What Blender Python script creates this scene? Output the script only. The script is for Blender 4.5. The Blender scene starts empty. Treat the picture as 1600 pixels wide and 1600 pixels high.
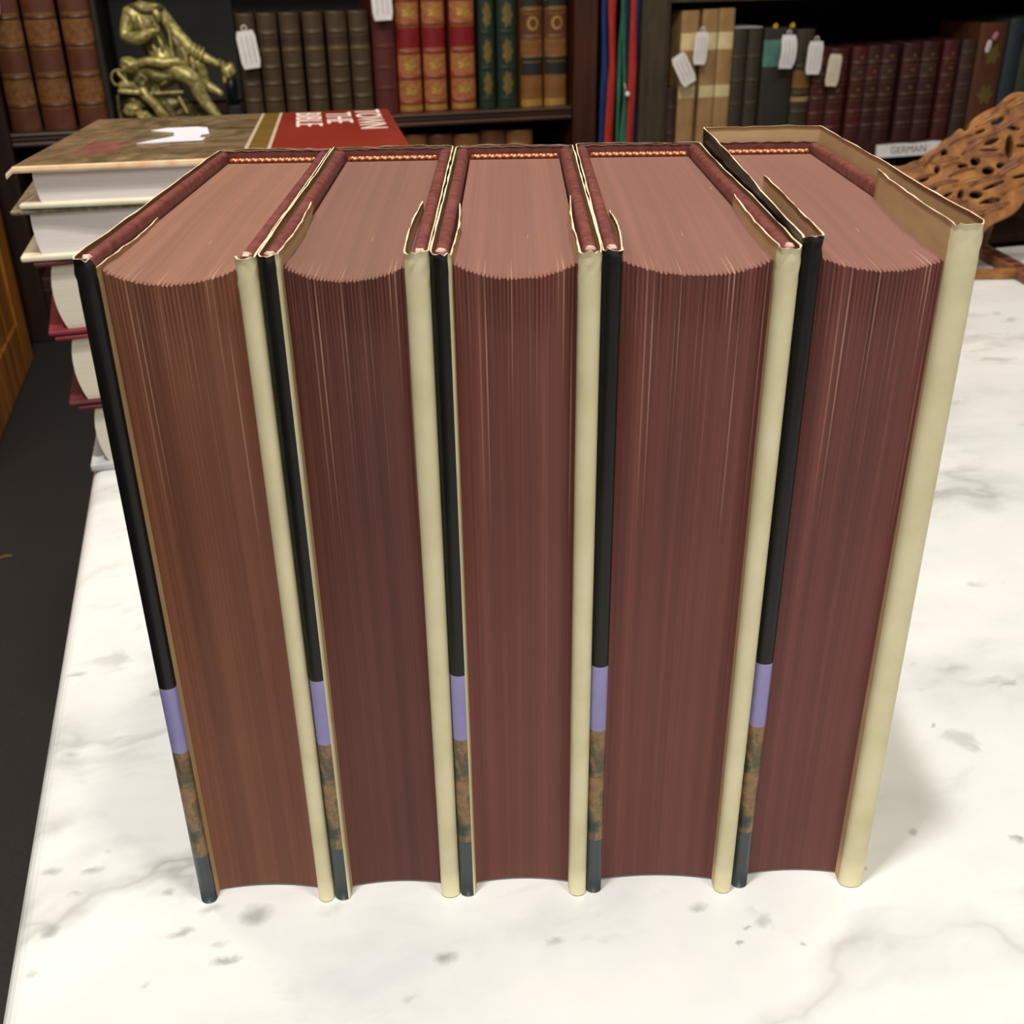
import bpy, bmesh, math, random
from mathutils import Vector, Matrix, Euler
random.seed(7)
sc = bpy.context.scene
COL = sc.collection
R = math.radians

# ---------------------------------------------------------------- camera
cam_d = bpy.data.cameras.new('camera'); cam = bpy.data.objects.new('camera', cam_d); COL.objects.link(cam)
CP = Vector((-0.00437, -0.30914, 0.33074))
fw = Vector((-0.0037, 0.8863, -0.4630)).normalized(); rt = Vector((0.9999, -0.0026, -0.0130)); rt = (rt - fw*rt.dot(fw)).normalized(); up = rt.cross(fw)
M = Matrix((rt, up, -fw)).transposed().to_4x4(); M.translation = CP
cam.matrix_world = M
cam_d.sensor_width = 36; cam_d.sensor_fit = 'HORIZONTAL'; cam_d.lens = 38.17
cam_d.clip_start = .02; cam_d.clip_end = 50
cam_d.dof.use_dof = True; cam_d.dof.focus_distance = .40; cam_d.dof.aperture_fstop = 24
sc.camera = cam

# ---------------------------------------------------------------- world, lights, exposure
w = bpy.data.worlds.new('world'); sc.world = w; w.use_nodes = True
w.node_tree.nodes['Background'].inputs[0].default_value = (1.0, .93, .82, 1)
w.node_tree.nodes['Background'].inputs[1].default_value = .14
sc.view_settings.view_transform = 'Standard'; sc.view_settings.look = 'None'
sc.view_settings.exposure = 0; sc.view_settings.gamma = 1; sc.view_settings.use_curve_mapping = False

def area(name, loc, tgt, size, power, col, sy=None):
    d = bpy.data.lights.new(name, 'AREA'); d.energy = power; d.color = col; d.size = size
    if sy: d.shape = 'RECTANGLE'; d.size_y = sy
    o = bpy.data.objects.new(name, d); COL.objects.link(o); o.location = loc
    o.rotation_euler = (Vector(tgt)-Vector(loc)).to_track_quat('-Z', 'Y').to_euler()
    return o
area('ceiling_lamp_left', (-.19, -.24, 1.98), (0, .0, 0), .11, 25, (1, .98, .95))
area('ceiling_lamp_right', (.30, -.31, 1.98), (0, .0, 0), .14, 12.5, (1, .93, .82))
area('front_fill', (.0, -2.0, 1.75), (0, .0, .1), .9, 17, (1, .96, .90))  # broad fill added behind the camera to lift the fore edges
area('far_fill', (.15, .95, 2.2), (.1, 1.0, 0), .5, 4, (1, .92, .78))  # soft fill added overhead to light the background
area('shelf_fill_left', (-.75, .55, 1.75), (-.35, 1.9, .1), .30, 11, (1, .88, .70))  # fill added to brighten the left bookcase
area('shelf_fill_right', (1.0, .75, 1.75), (.85, 2.1, .0), .30, 6.5, (1, .88, .72))  # fill added to brighten the right bookcase

# ---------------------------------------------------------------- helpers
def tag(o, label=None, cat=None, group=None, kind=None):
    if label: o['label'] = label
    if cat: o['category'] = cat
    if group: o['group'] = group
    if kind: o['kind'] = kind
    return o
def thing(name, label, cat, loc=(0,0,0), rz=0, group=None):
    o = bpy.data.objects.new(name, None); COL.objects.link(o)
    o.empty_display_size = .02; o.location = loc; o.rotation_euler = (0, 0, rz)
    return tag(o, label, cat, group)
def meshobj(name, verts, faces, mats, parent=None, midx=None, smooth=False):
    me = bpy.data.meshes.new(name); me.from_pydata([tuple(v) for v in verts], [], faces)
    for m in (mats if isinstance(mats, (list, tuple)) else [mats]): me.materials.append(m)
    if midx: me.polygons.foreach_set('material_index', midx)
    if smooth: me.polygons.foreach_set('use_smooth', [True]*len(faces))
    me.update()
    o = bpy.data.objects.new(name, me); COL.objects.link(o)
    if parent: o.parent = parent
    return o
def bmobj(name, bm, mats, parent=None, smooth=False):
    bmesh.ops.recalc_face_normals(bm, faces=bm.faces)
    me = bpy.data.meshes.new(name); bm.to_mesh(me); bm.free()
    for m in (mats if isinstance(mats, (list, tuple)) else [mats]): me.materials.append(m)
    if smooth: me.polygons.foreach_set('use_smooth', [True]*len(me.polygons))
    o = bpy.data.objects.new(name, me); COL.objects.link(o)
    if parent: o.parent = parent
    return o
def add_box(bm, x0, x1, y0, y1, z0, z1, bev=0, mi=0, mat=None):
    vs = [bm.verts.new(p) for p in [(x0,y0,z0),(x1,y0,z0),(x1,y1,z0),(x0,y1,z0),(x0,y0,z1),(x1,y0,z1),(x1,y1,z1),(x0,y1,z1)]]
    fs = [bm.faces.new([vs[i] for i in f]) for f in [(0,3,2,1),(4,5,6,7),(0,1,5,4),(1,2,6,5),(2,3,7,6),(3,0,4,7)]]
    for f in fs: f.material_index = mi
    if bev:
        es = list({e for f in fs for e in f.edges})
        r = bmesh.ops.bevel(bm, geom=es, offset=bev, segments=2, affect='EDGES', profile=.5)
        for f in r['faces']: f.material_index = mi
    if mat is not None:
        pass
    return vs
def box(name, x0, x1, y0, y1, z0, z1, m, parent=None, bev=0):
    bm = bmesh.new(); add_box(bm, x0, x1, y0, y1, z0, z1, bev); return bmobj(name, bm, m, parent)
def add_tube(bm, pts, r, n=8, mi=0):
    rings = []
    pts = [Vector(p) for p in pts]
    for i, p in enumerate(pts):
        t = (pts[min(i+1, len(pts)-1)] - pts[max(i-1, 0)]).normalized()
        a = t.orthogonal().normalized() if i == 0 else (prev - t*prev.dot(t)).normalized()
        prev = a; b = t.cross(a); rr = r[i] if isinstance(r, (list, tuple)) else r
        rings.append([bm.verts.new(p + (a*math.cos(2*math.pi*k/n) + b*math.sin(2*math.pi*k/n))*rr) for k in range(n)])
    for A, B in zip(rings, rings[1:]):
        for k in range(n):
            f = bm.faces.new((A[k], A[(k+1) % n], B[(k+1) % n], B[k])); f.material_index = mi; f.smooth = True
    for ring in (rings[0], rings[-1]):
        f = bm.faces.new(ring); f.material_index = mi
def text_mesh(name, body, size, loc, rot, m, parent=None, extrude=.0002, sx=1, align='CENTER'):
    c = bpy.data.curves.new(name, 'FONT'); c.body = body; c.size = size; c.extrude = extrude; c.align_x = align; c.align_y = 'CENTER'
    t = bpy.data.objects.new(name, c); COL.objects.link(t)
    me = bpy.data.meshes.new_from_object(t.evaluated_get(bpy.context.evaluated_depsgraph_get()))
    bpy.data.objects.remove(t); me.name = name; me.materials.clear(); me.materials.append(m)
    o = bpy.data.objects.new(name, me); COL.objects.link(o); o.location = loc; o.rotation_euler = rot; o.scale = (sx, 1, 1)
    if parent: o.parent = parent
    return o

# ---------------------------------------------------------------- materials
def s2l(c):
    return tuple(((v/255)/12.92 if v/255 <= .04045 else ((v/255+.055)/1.055)**2.4) for v in c) + (1,)
class NT:
    def __init__(s, name):
        s.m = bpy.data.materials.new(name); s.m.use_nodes = True; s.t = s.m.node_tree
        s.b = s.t.nodes['Principled BSDF']; s.tc = s.n('ShaderNodeTexCoord')
    def n(s, typ, **kw):
        x = s.t.nodes.new(typ)
        for k, v in kw.items(): setattr(x, k, v)
        return x
    def l(s, a, b): s.t.links.new(a, b)
    def mapp(s, scale=(1,1,1), loc=(0,0,0), src=None):
        m = s.n('ShaderNodeMapping'); m.inputs['Scale'].default_value = scale; m.inputs['Location'].default_value = loc
        s.l(src or s.tc.outputs['Object'], m.inputs[0]); return m.outputs[0]
    def noise(s, vec, scale, detail=4, rough=.55, dist=0):
        x = s.n('ShaderNodeTexNoise'); x.inputs['Scale'].default_value = scale; x.inputs['Detail'].default_value = detail
        x.inputs['Roughness'].default_value = rough; x.inputs['Distortion'].default_value = dist; s.l(vec, x.inputs['Vector']); return x.outputs['Fac']
    def ramp(s, fac, stops):
        x = s.n('ShaderNodeValToRGB'); e = x.color_ramp.elements
        while len(e) < len(stops): e.new(.5)
        for el, (p, c) in zip(e, stops): el.position = p; el.color = c if len(c) == 4 else s2l(c)
        s.l(fac, x.inputs[0]); return x.outputs[0]
    def mix(s, fac, a, b, mode='MIX'):
        x = s.n('ShaderNodeMix', data_type='RGBA', blend_type=mode)
        if isinstance(fac, (int, float)): x.inputs[0].default_value = fac
        else: s.l(fac, x.inputs[0])
        for v, i in ((a, 6), (b, 7)):
            if isinstance(v, tuple): x.inputs[i].default_value = v
            else: s.l(v, x.inputs[i])
        return x.outputs[2]
    def math(s, op, a, b=None, clamp=False):
        x = s.n('ShaderNodeMath', operation=op, use_clamp=clamp)
        for v, i in ((a, 0), (b, 1)):
            if v is None: continue
            if isinstance(v, (int, float)): x.inputs[i].default_value = v
            else: s.l(v, x.inputs[i])
        return x.outputs[0]
    def bump(s, h, strength=.3, dist=.001):
        x = s.n('ShaderNodeBump'); x.inputs['Strength'].default_value = strength; x.inputs['Distance'].default_value = dist
        s.l(h, x.inputs['Height']); s.l(x.outputs[0], s.b.inputs['Normal'])
    def fin(s, col, rough=.5, metal=0, coat=0, spec=.5):
        if isinstance(col, tuple): s.b.inputs['Base Color'].default_value = col
        else: s.l(col, s.b.inputs['Base Color'])
        if isinstance(rough, (int, float)): s.b.inputs['Roughness'].default_value = rough
        else: s.l(rough, s.b.inputs['Roughness'])
        s.b.inputs['Metallic'].default_value = metal; s.b.inputs['Coat Weight'].default_value = coat
        s.b.inputs['Specular IOR Level'].default_value = spec
        return s.m
BW = lambda v: (v, v, v, 1)
def mottled(name, c1, c2, scale=60, rough=.5, stretch=(1,1,1), bump=.15, metal=0, coat=0, spec=.5):
    t = NT(name); f = t.noise(t.mapp(stretch), scale, 5)
    t.bump(f, bump, .001)
    return t.fin(t.ramp(f, [(.3, c1), (.7, c2)]), rough, metal, coat, spec)
def leather(name, c, dark=.72, rough=.45, scale=55):
    d = tuple(v*dark for v in c); return mottled(name, d, c, scale, rough, bump=.25)

def page_red(name, hue, side, dark, tooth=1.0):
    # dyed page edges: hairline variation across the block (X), long along the pages (Y and Z)
    t = NT(name)
    fine = t.noise(t.mapp((2300, 2, 2)), 1, 2, .6)
    wide = t.noise(t.mapp((260, 2, 2.5)), 1, 3, .6)
    blot = t.noise(t.mapp((14, 14, 9)), 1, 4, .55)
    base = t.mix(t.ramp(wide, [(.25, BW(.25)), (.75, BW(1))]), s2l(dark), s2l(hue))
    base = t.mix(t.ramp(blot, [(.38, BW(0)), (.72, BW(.55))]), base, s2l(side))
    band = t.noise(t.mapp((120, .6, .5), (hue[0]*.37, 0, 0)), 1, 3, .6)
    base = t.mix(t.ramp(band, [(.40, BW(.42)), (.58, BW(0))]), base, s2l(tuple(v*.74 for v in dark)))
    base = t.mix(t.ramp(fine, [(.36, BW(.22)), (.60, BW(0))]), base, s2l(tuple(v*.62 for v in dark)))
    # pale rubbed lines where the dye wore off, mostly in the top few centimetres of the fore edge
    sep = t.n('ShaderNodeSeparateXYZ'); t.l(t.tc.outputs['Object'], sep.inputs[0])
    gate = t.n('ShaderNodeMapRange'); gate.inputs[1].default_value = .155; gate.inputs[2].default_value = .238; gate.clamp = True
    t.l(sep.outputs[2], gate.inputs[0])
    lines = t.noise(t.mapp((1050, 1, 5), (3.1, 0, 0)), 1, 1, .4)
    patch = t.noise(t.mapp((45, 1, 7), (1, 0, 7)), 1, 2, .5)
    thin = t.ramp(lines, [(.605, BW(0)), (.66, BW(1))])
    g2 = t.math('MULTIPLY', gate.outputs[0], t.ramp(patch, [(.36, BW(0)), (.58, BW(1))]))
    front = t.n('ShaderNodeMapRange'); front.inputs[1].default_value = .02; front.inputs[2].default_value = .004; t.l(sep.outputs[1], front.inputs[0])
    g2 = t.math('MULTIPLY', g2, front.outputs[0], True)
    base = t.mix(t.math('MULTIPLY', t.math('MULTIPLY', thin, g2), .62), base, s2l((222, 178, 150)))
    sc2 = t.noise(t.mapp((420, 30, 34), (.7, 2, 1)), 1, 3, .6)
    base = t.mix(t.math('MULTIPLY', t.ramp(sc2, [(.735, BW(0)), (.76, BW(1))]), .6), base, s2l((214, 170, 130)))
    ge = t.n('ShaderNodeSeparateXYZ'); t.l(t.tc.outputs['Normal'], ge.inputs[0])      # upward faces of the block mixed toward a duller grey-brown
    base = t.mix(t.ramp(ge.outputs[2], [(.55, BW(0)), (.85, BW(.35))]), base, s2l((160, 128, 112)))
    t.bump(t.math('ADD', fine, wide), .3, .0003)
    return t.fin(base, .55, spec=.25)
M_page = [page_red('dyed_pages_a', (142, 90, 68), (148, 96, 74), (108, 65, 51)),
          page_red('dyed_pages_b', (116, 70, 62), (126, 76, 66), (90, 53, 48)),
          page_red('dyed_pages_c', (134, 79, 70), (140, 86, 76), (106, 61, 55)),
          page_red('dyed_pages_d', (132, 78, 70), (140, 84, 75), (104, 60, 55)),
          page_red('dyed_pages_e', (132, 78, 73), (140, 84, 77), (104, 61, 58))]
M_board = mottled('maroon_board_edge', s2l((96, 48, 44)), s2l((132, 74, 66)), 220, .45, bump=.3)
M_board_in = mottled('board_lining', s2l((96, 46, 40)), s2l((120, 60, 52)), 90, .6)
M_black = mottled('black_jacket', s2l((12, 12, 11)), s2l((24, 23, 21)), 120, .38, (1, 1, .3), .12, spec=.3)
M_lilac = mottled('lilac_jacket_band', s2l((140, 134, 186)), s2l((152, 146, 198)), 80, .3, bump=.02)
M_slate = mottled('slate_jacket_foot', s2l((52, 60, 62)), s2l((66, 74, 74)), 90, .3, bump=.03)
M_cream = mottled('cream_jacket_paper', s2l((214, 204, 160)), s2l((232, 224, 184)), 45, .42, bump=.08)
M_tan = mottled('toned_jacket_flap', s2l((186, 158, 112)), s2l((206, 178, 132)), 30, .5, bump=.08)
M_rim = mottled('jacket_paper_edge', s2l((225, 205, 165)), s2l((246, 232, 200)), 300, .8, bump=.2)
t = NT('jacket_picture')
p = t.noise(t.mapp((60, 60, 42)), 1, 5, .62, .6); q = t.noise(t.mapp((160, 160, 130)), 1, 3, .6)
colr = t.ramp(p, [(.36, s2l((36, 48, 40))), (.46, s2l((84, 84, 58))), (.52, s2l((150, 112, 70))), (.60, s2l((112, 92, 66))), (.68, s2l((46, 56, 52)))])
M_pict = t.fin(t.mix(t.ramp(q, [(.45, BW(0)), (.62, BW(.6))]), colr, s2l((48, 50, 40))), .35)
M_hbA = mottled('headband_orange', s2l((150, 66, 32)), s2l((184, 92, 48)), 900, .6)
M_hbB = mottled('headband_cream', s2l((226, 176, 120)), s2l((240, 200, 150)), 900, .6)
M_whiteworn = mottled('worn_corner', s2l((190, 130, 120)), s2l((240, 214, 196)), 500, .8, bump=.5)

# marble -----------------------------------------------------------------
t = NT('white_marble')
obj = t.tc.outputs['Object']
warp = t.n('ShaderNodeTexNoise'); warp.inputs['Scale'].default_value = 14; warp.inputs['Detail'].default_value = 5; t.l(obj, warp.inputs['Vector'])
wv = t.n('ShaderNodeVectorMath', operation='MULTIPLY_ADD'); t.l(warp.outputs['Color'], wv.inputs[0]); wv.inputs[1].default_value = (.05, .05, .05); t.l(obj, wv.inputs[2])
cloud = t.noise(t.mapp((1, 1.6, 1), src=wv.outputs[0]), 5.5, 6, .6)
cloud2 = t.noise(t.mapp((1, 2.0, 1), (3, 1, 0), src=wv.outputs[0]), 13, 5, .65)
v1 = t.noise(t.mapp((.8, 1.7, 1), (5, 2, 0), src=wv.outputs[0]), 4.2, 5, .55)
vein = t.math('ABSOLUTE', t.math('SUBTRACT', v1, .5))
veinm = t.ramp(vein, [(.0, BW(1)), (.012, BW(.55)), (.045, BW(0))])
gate = t.ramp(t.noise(obj, 6, 3), [(.46, BW(0)), (.66, BW(1))])
base = t.ramp(cloud, [(.28, s2l((200, 202, 202))), (.46, s2l((224, 225, 224))), (.66, s2l((236, 236, 234)))])
base = t.mix(t.ramp(cloud2, [(.60, BW(0)), (.74, BW(.5))]), base, s2l((192, 193, 190)))
base = t.mix(t.math('MULTIPLY', t.math('MULTIPLY', veinm, gate), .7), base, s2l((156, 155, 150)))
spots = t.noise(t.mapp((1, 1.7, 1), (9, 4, 0), src=wv.outputs[0]), 30, 3, .5)
sg = t.ramp(t.noise(t.mapp((1, 1, 1), (2, 8, 0)), 5, 2), [(.46, BW(0)), (.62, BW(1))])
base = t.mix(t.math('MULTIPLY', t.math('MULTIPLY', t.ramp(spots, [(.64, BW(0)), (.72, BW(1))]), sg), .55), base, s2l((130, 130, 126)))
# the individual mineral smudges of the slab near the books: x, y, rx, ry, strength
SMUDGES = [(-0.1845, 0.064, 0.0042, 0.0024, 0.6), (-0.1684, 0.0602, 0.0042, 0.0021, 0.6), (-0.1739, 0.0485, 0.0031, 0.0013, 0.35), (-0.1818, 0.0318, 0.0037, 0.003, 0.7), (-0.133, 0.0174, 0.0049, 0.0021, 0.7), (-0.1055, 0.0185, 0.0064, 0.005, 0.75), (-0.1177, 0.0003, 0.0057, 0.002, 0.75), (-0.1207, 0.0086, 0.0039, 0.0015, 0.4), (-0.1222, 0.0265, 0.005, 0.0025, 0.5), (-0.1862, 0.0137, 0.0021, 0.0022, 0.4), (-0.1464, -0.0035, 0.0021, 0.0011, 0.35), (-0.0393, -0.021, 0.0043, 0.0028, 0.8), (0.0021, -0.0246, 0.0038, 0.0021, 0.55), (0.0596, -0.0244, 0.0044, 0.0022, 0.6), (0.0802, -0.0373, 0.0034, 0.003, 0.5), (0.0738, -0.0384, 0.0017, 0.0012, 0.7), (0.0685, -0.0449, 0.0019, 0.0012, 0.7), (0.0902, -0.051, 0.0019, 0.0012, 0.6), (-0.1862, 0.2048, 0.0053, 0.0022, 0.6), (-0.1827, 0.1387, 0.0036, 0.0023, 0.45), (-0.1379, 0.04, 0.0023, 0.002, 0.6), (0.1626, -0.0119, 0.0027, 0.0018, 0.6), (0.1321, -0.0246, 0.0015, 0.0014, 0.7), (0.2015, -0.0268, 0.0026, 0.0029, 0.8), (0.2116, 0.0459, 0.0015, 0.0014, 0.7), (0.2482, 0.0834, 0.0097, 0.0038, 0.4), (0.3779, 0.2347, 0.0125, 0.0108, 0.35), (-0.0551, -0.0345, 0.0036, 0.0013, 0.35), (-0.0766, 0.0135, 0.0065, 0.0031, 0.3), (-0.1625, 0.0694, 0.0021, 0.0014, 0.3)]
sw = t.n('ShaderNodeVectorMath', operation='MULTIPLY_ADD'); wn = t.n('ShaderNodeTexNoise'); wn.inputs['Scale'].default_value = 190; wn.inputs['Detail'].default_value = 3
t.l(obj, wn.inputs['Vector']); t.l(wn.outputs['Color'], sw.inputs[0]); sw.inputs[1].default_value = (.006, .006, 0); t.l(obj, sw.inputs[2])
acc = None
for (x, y, rx, ry, st) in SMUDGES:
    m = t.n('ShaderNodeMapping'); m.inputs['Location'].default_value = (-(x+.003)/rx, -(y+.003)/ry, 0); m.inputs['Scale'].default_value = (1/rx, 1/ry, 0); t.l(sw.outputs[0], m.inputs[0])
    ln = t.n('ShaderNodeVectorMath', operation='LENGTH'); t.l(m.outputs[0], ln.inputs[0])
    mr = t.n('ShaderNodeMapRange'); mr.inputs[1].default_value = 1.25; mr.inputs[2].default_value = .25; mr.inputs[3].default_value = 0; mr.inputs[4].default_value = st; t.l(ln.outputs['Value'], mr.inputs[0])
    acc = mr.outputs[0] if acc is None else t.math('MAXIMUM', acc, mr.outputs[0])
base = t.mix(t.math('MULTIPLY', acc, .85), base, s2l((136, 137, 134)))
M_marble = t.fin(base, .28, spec=.45)

M_woodred = mottled('mahogany', s2l((44, 20, 12)), s2l((76, 38, 22)), 9, .4, (6, 6, .6), .1)
M_wooddark = mottled('dark_shelf_wood', s2l((30, 17, 11)), s2l((52, 31, 20)), 10, .45, (6, 6, .6), .1)
M_woodedge = mottled('dark_shelf_edge', s2l((48, 28, 18)), s2l((76, 46, 28)), 10, .4, (.6, 6, 6), .1)
M_olivewood = mottled('olive_brown_wood', s2l((50, 40, 28)), s2l((78, 64, 46)), 14, .6, (4, 4, .8), .25)
M_backing = mottled('shelf_backing', s2l((12, 9, 7)), s2l((20, 15, 12)), 12, .8)
M_backgrey = mottled('alcove_backing', s2l((26, 27, 25)), s2l((38, 39, 35)), 8, .7)
M_floor = mottled('black_floor', s2l((30, 28, 28)), s2l((40, 37, 36)), 260, .62, bump=.1)
M_oak = None
t = NT('golden_oak')
g = t.noise(t.mapp((14, 14, .8)), 5, 6, .6, .4); M_oak = t.fin(t.ramp(g, [(.34, s2l((104, 58, 14))), (.5, s2l((168, 104, 34))), (.68, s2l((196, 130, 52)))]), .4)
M_brass = mottled('aged_brass', s2l((116, 104, 58)), s2l((218, 206, 134)), 120, .42, bump=.8, metal=.4)
M_brassdark = mottled('dark_brass', s2l((72, 64, 38)), s2l((130, 120, 74)), 110, .45, bump=.5, metal=.45)
M_gold = mottled('gilt', s2l((176, 130, 56)), s2l((216, 172, 92)), 300, .38, bump=.15, metal=.5)
M_golddim = mottled('dim_gilt', s2l((104, 84, 42)), s2l((134, 112, 60)), 300, .5, bump=.15, metal=.35)
M_tagw = mottled('tag_card', s2l((226, 222, 222)), s2l((244, 240, 240)), 60, .6)
M_tagcream = mottled('cream_tag_card', s2l((214, 200, 176)), s2l((236, 222, 200)), 60, .6)
M_ink = mottled('tag_ink', s2l((150, 146, 152)), s2l((176, 172, 176)), 60, .7)
M_inkdark = mottled('label_ink', s2l((80, 84, 92)), s2l((112, 114, 120)), 60, .7)
M_string = mottled('white_string', s2l((220, 214, 206)), s2l((240, 236, 230)), 400, .8)
M_pagec = mottled('cream_pages', s2l((206, 198, 176)), s2l((228, 220, 200)), 1, .7, (6, 6, 1500), .3)
M_pagew = mottled('white_pages', s2l((226, 216, 212)), s2l((240, 232, 228)), 1, .7, (6, 6, 1500), .3)
M_pageold = mottled('aged_pages', s2l((84, 68, 50)), s2l((120, 100, 74)), 1, .8, (900, 6, 6), .2)

# ---------------------------------------------------------------- marble table
RA = R(15)
U = Vector((math.cos(RA), math.sin(RA), 0)); N = Vector((-math.sin(RA), math.cos(RA), 0))
tb = thing('marble_table', 'white grey-veined marble table that the maroon-edged books stand on', 'table', (0, 0, 0), RA)
def slab(x0, x1, y0, y1, z1, th, r=.009):
    # rounded (eased) edges all round
    vs, fs = [], []
    prof = [(0, -th), (0, -r)] + [(r - r*math.cos(a), -r + r*math.sin(a)) for a in [R(15), R(30), R(45), R(60), R(75), R(90)]]
    cr = .012
    def loop(ins):
        out = []
        for cx, cy, a0 in ((x1-cr, y1-cr, 0), (x0+cr, y1-cr, 90), (x0+cr, y0+cr, 180), (x1-cr, y0+cr, 270)):
            for k in range(5):
                a = R(a0 + k*22.5); q = max(cr-ins, .0005)
                out.append((cx + math.cos(a)*q, cy + math.sin(a)*q))
        return out
    for ins, z in prof:
        vs += [(x, y, z1+z) for x, y in loop(ins)]
    n = 20
    for i in range(len(prof)-1):
        for k in range(n): fs.append((i*n+k, i*n+(k+1) % n, (i+1)*n+(k+1) % n, (i+1)*n+k))
    fs.append(tuple(range((len(prof)-1)*n, len(prof)*n))); fs.append(tuple(reversed(range(n))))
    return vs, fs
v, f = slab(-.196, 1.25, -.75, .818, 0, .03)
meshobj('tabletop', v, f, M_marble, tb)
box('apron', -.14, 1.19, -.70, .76, -.10, -.0305, M_wooddark, tb, .003)
for x, y in ((-.13, -.69), (1.14, -.69), (-.13, .71), (1.14, .71)):
    box('leg', x, x+.05, y, y+.05, -.335, -.1005, M_wooddark, tb, .003)

# ---------------------------------------------------------------- floor
v = [(-3, -2.5, -.335), (3.5, -2.5, -.335), (3.5, 4, -.335), (-3, 4, -.335)]
fl = meshobj('floor', v + [(x, y, -.36) for x, y, z in v], [(0,1,2,3), (7,6,5,4), (0,4,5,1), (1,5,6,2), (2,6,7,3), (3,7,4,0)], M_floor); fl['kind'] = 'structure'
sr = thing('straw_scrap', 'tiny pale straw scrap on the black floor left of the marble table', 'scrap', (-.637, .859, -.335), .4)
bm = bmesh.new(); add_tube(bm, [(-.008, 0, .0015), (0, .002, .002), (.007, .001, .0015)], .0012, 6); bmobj('strand', bm, mottled('straw', s2l((120, 96, 52)), s2l((150, 122, 72)), 80, .8), sr)

# ---------------------------------------------------------------- the five volumes
H = .2532; D = .181; TB = .0045
LZ = [(.0243, .0748, .1032), (.0267, .0772, .1052), (.0286, .0777, .1059), (.0277, .0801, .1081), (.0291, .0798, .1073)]
def smooth(a, b, x):
    x = max(0, min(1, (x-a)/(b-a))); return x*x*(3-2*x)
def page_block(T, par, i, rnd, zt=.2492):
    nt = rnd.choice([31, 33, 34]); per = 6; nu = nt*per; nz = 26; ny = 26
    z0, z1 = .0010, zt; yb = .1735
    jit = [rnd.uniform(.55, 1.35) for _ in range(nt+1)]
    lat = [rnd.gauss(0, .00012) for _ in range(nt+1)]
    X0, X1 = TB + .0008, T - TB - .0008
    def tooth(u):
        k = min(int(u*nt), nt-1); fr = u*nt-k
        return (abs(math.sin(math.pi*fr))**.8) * jit[k]
    def front(u, s):         # s 0 bottom .. 1 top
        par_ = 1-(2*u-1)**2
        bulge = .0062*par_**.85*smooth(.30, 1.0, s) - .0022*par_*(1-smooth(0, .5, s))
        return .0050 - bulge - tooth(u)*(.00004 + .0005*smooth(.88, 1, s))
    def top(u, v):           # v 0 at the fore edge .. 1 at the spine
        par_ = 1-(2*u-1)**2
        return z1 - .0034*par_**.8*(1-smooth(0, .55, v)) - tooth(u)*.0005*(1-smooth(0, .03, v))
    vs, fs = [], []
    W_ = nu+1
    for r in range(nz+1):
        s = r/nz; s = 1-(1-s)**1.35
        for c in range(W_):
            u = c/nu; zt_ = top(u, 0); z = z0 + (zt_-z0)*s
            vs.append((X0+(X1-X0)*u + lat[min(int(u*nt), nt)]*0, front(u, s), z))
    for r in range(1, ny+1):
        vv = (r/ny)**2.0
        for c in range(W_):
            u = c/nu; y = front(u, 1)*(1-vv) + yb*vv
            vs.append((X0+(X1-X0)*u, y, top(u, vv)))
    rows = nz+1+ny
    for r in range(rows-1):
        for c in range(nu): a = r*W_+c; fs.append((a, a+1, a+1+W_, a+W_))
    # back, sides, underside
    b0 = len(vs); vs += [(X0, yb, z0), (X1, yb, z0)]
    last = (rows-1)*W_
    fs.append((last+nu, last) + (b0, b0+1))
    fs.append(tuple(c for c in range(nu, -1, -1)) + (b0, b0+1))
    fs.append(tuple(r*W_ for r in range(rows)) + (b0,))
    fs.append(tuple(r*W_+nu for r in range(rows-1, -1, -1)) + (b0+1,))
    o = meshobj('page_block', vs, fs, M_page[i], par)
    o.data.polygons.foreach_set('use_smooth', [True]*((rows-1)*nu) + [False]*4)
    o.data.set_sharp_from_angle(angle=R(42))
    return X0, X1, yb, z1

def rounded_board(name, x0, x1, y0, y1, z0, z1, par, mats):
    # cloth covered board: outer cloth + lining side, fore edge and head edge rounded, worn corner
    bm = bmesh.new(); add_box(bm, x0, x1, y0, y1, z0, z1)
    bmesh.ops.bevel(bm, geom=list(bm.edges), offset=.0016, segments=3, affect='EDGES', profile=.5)
    return bmobj(name, bm, mats, par, True)

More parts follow.
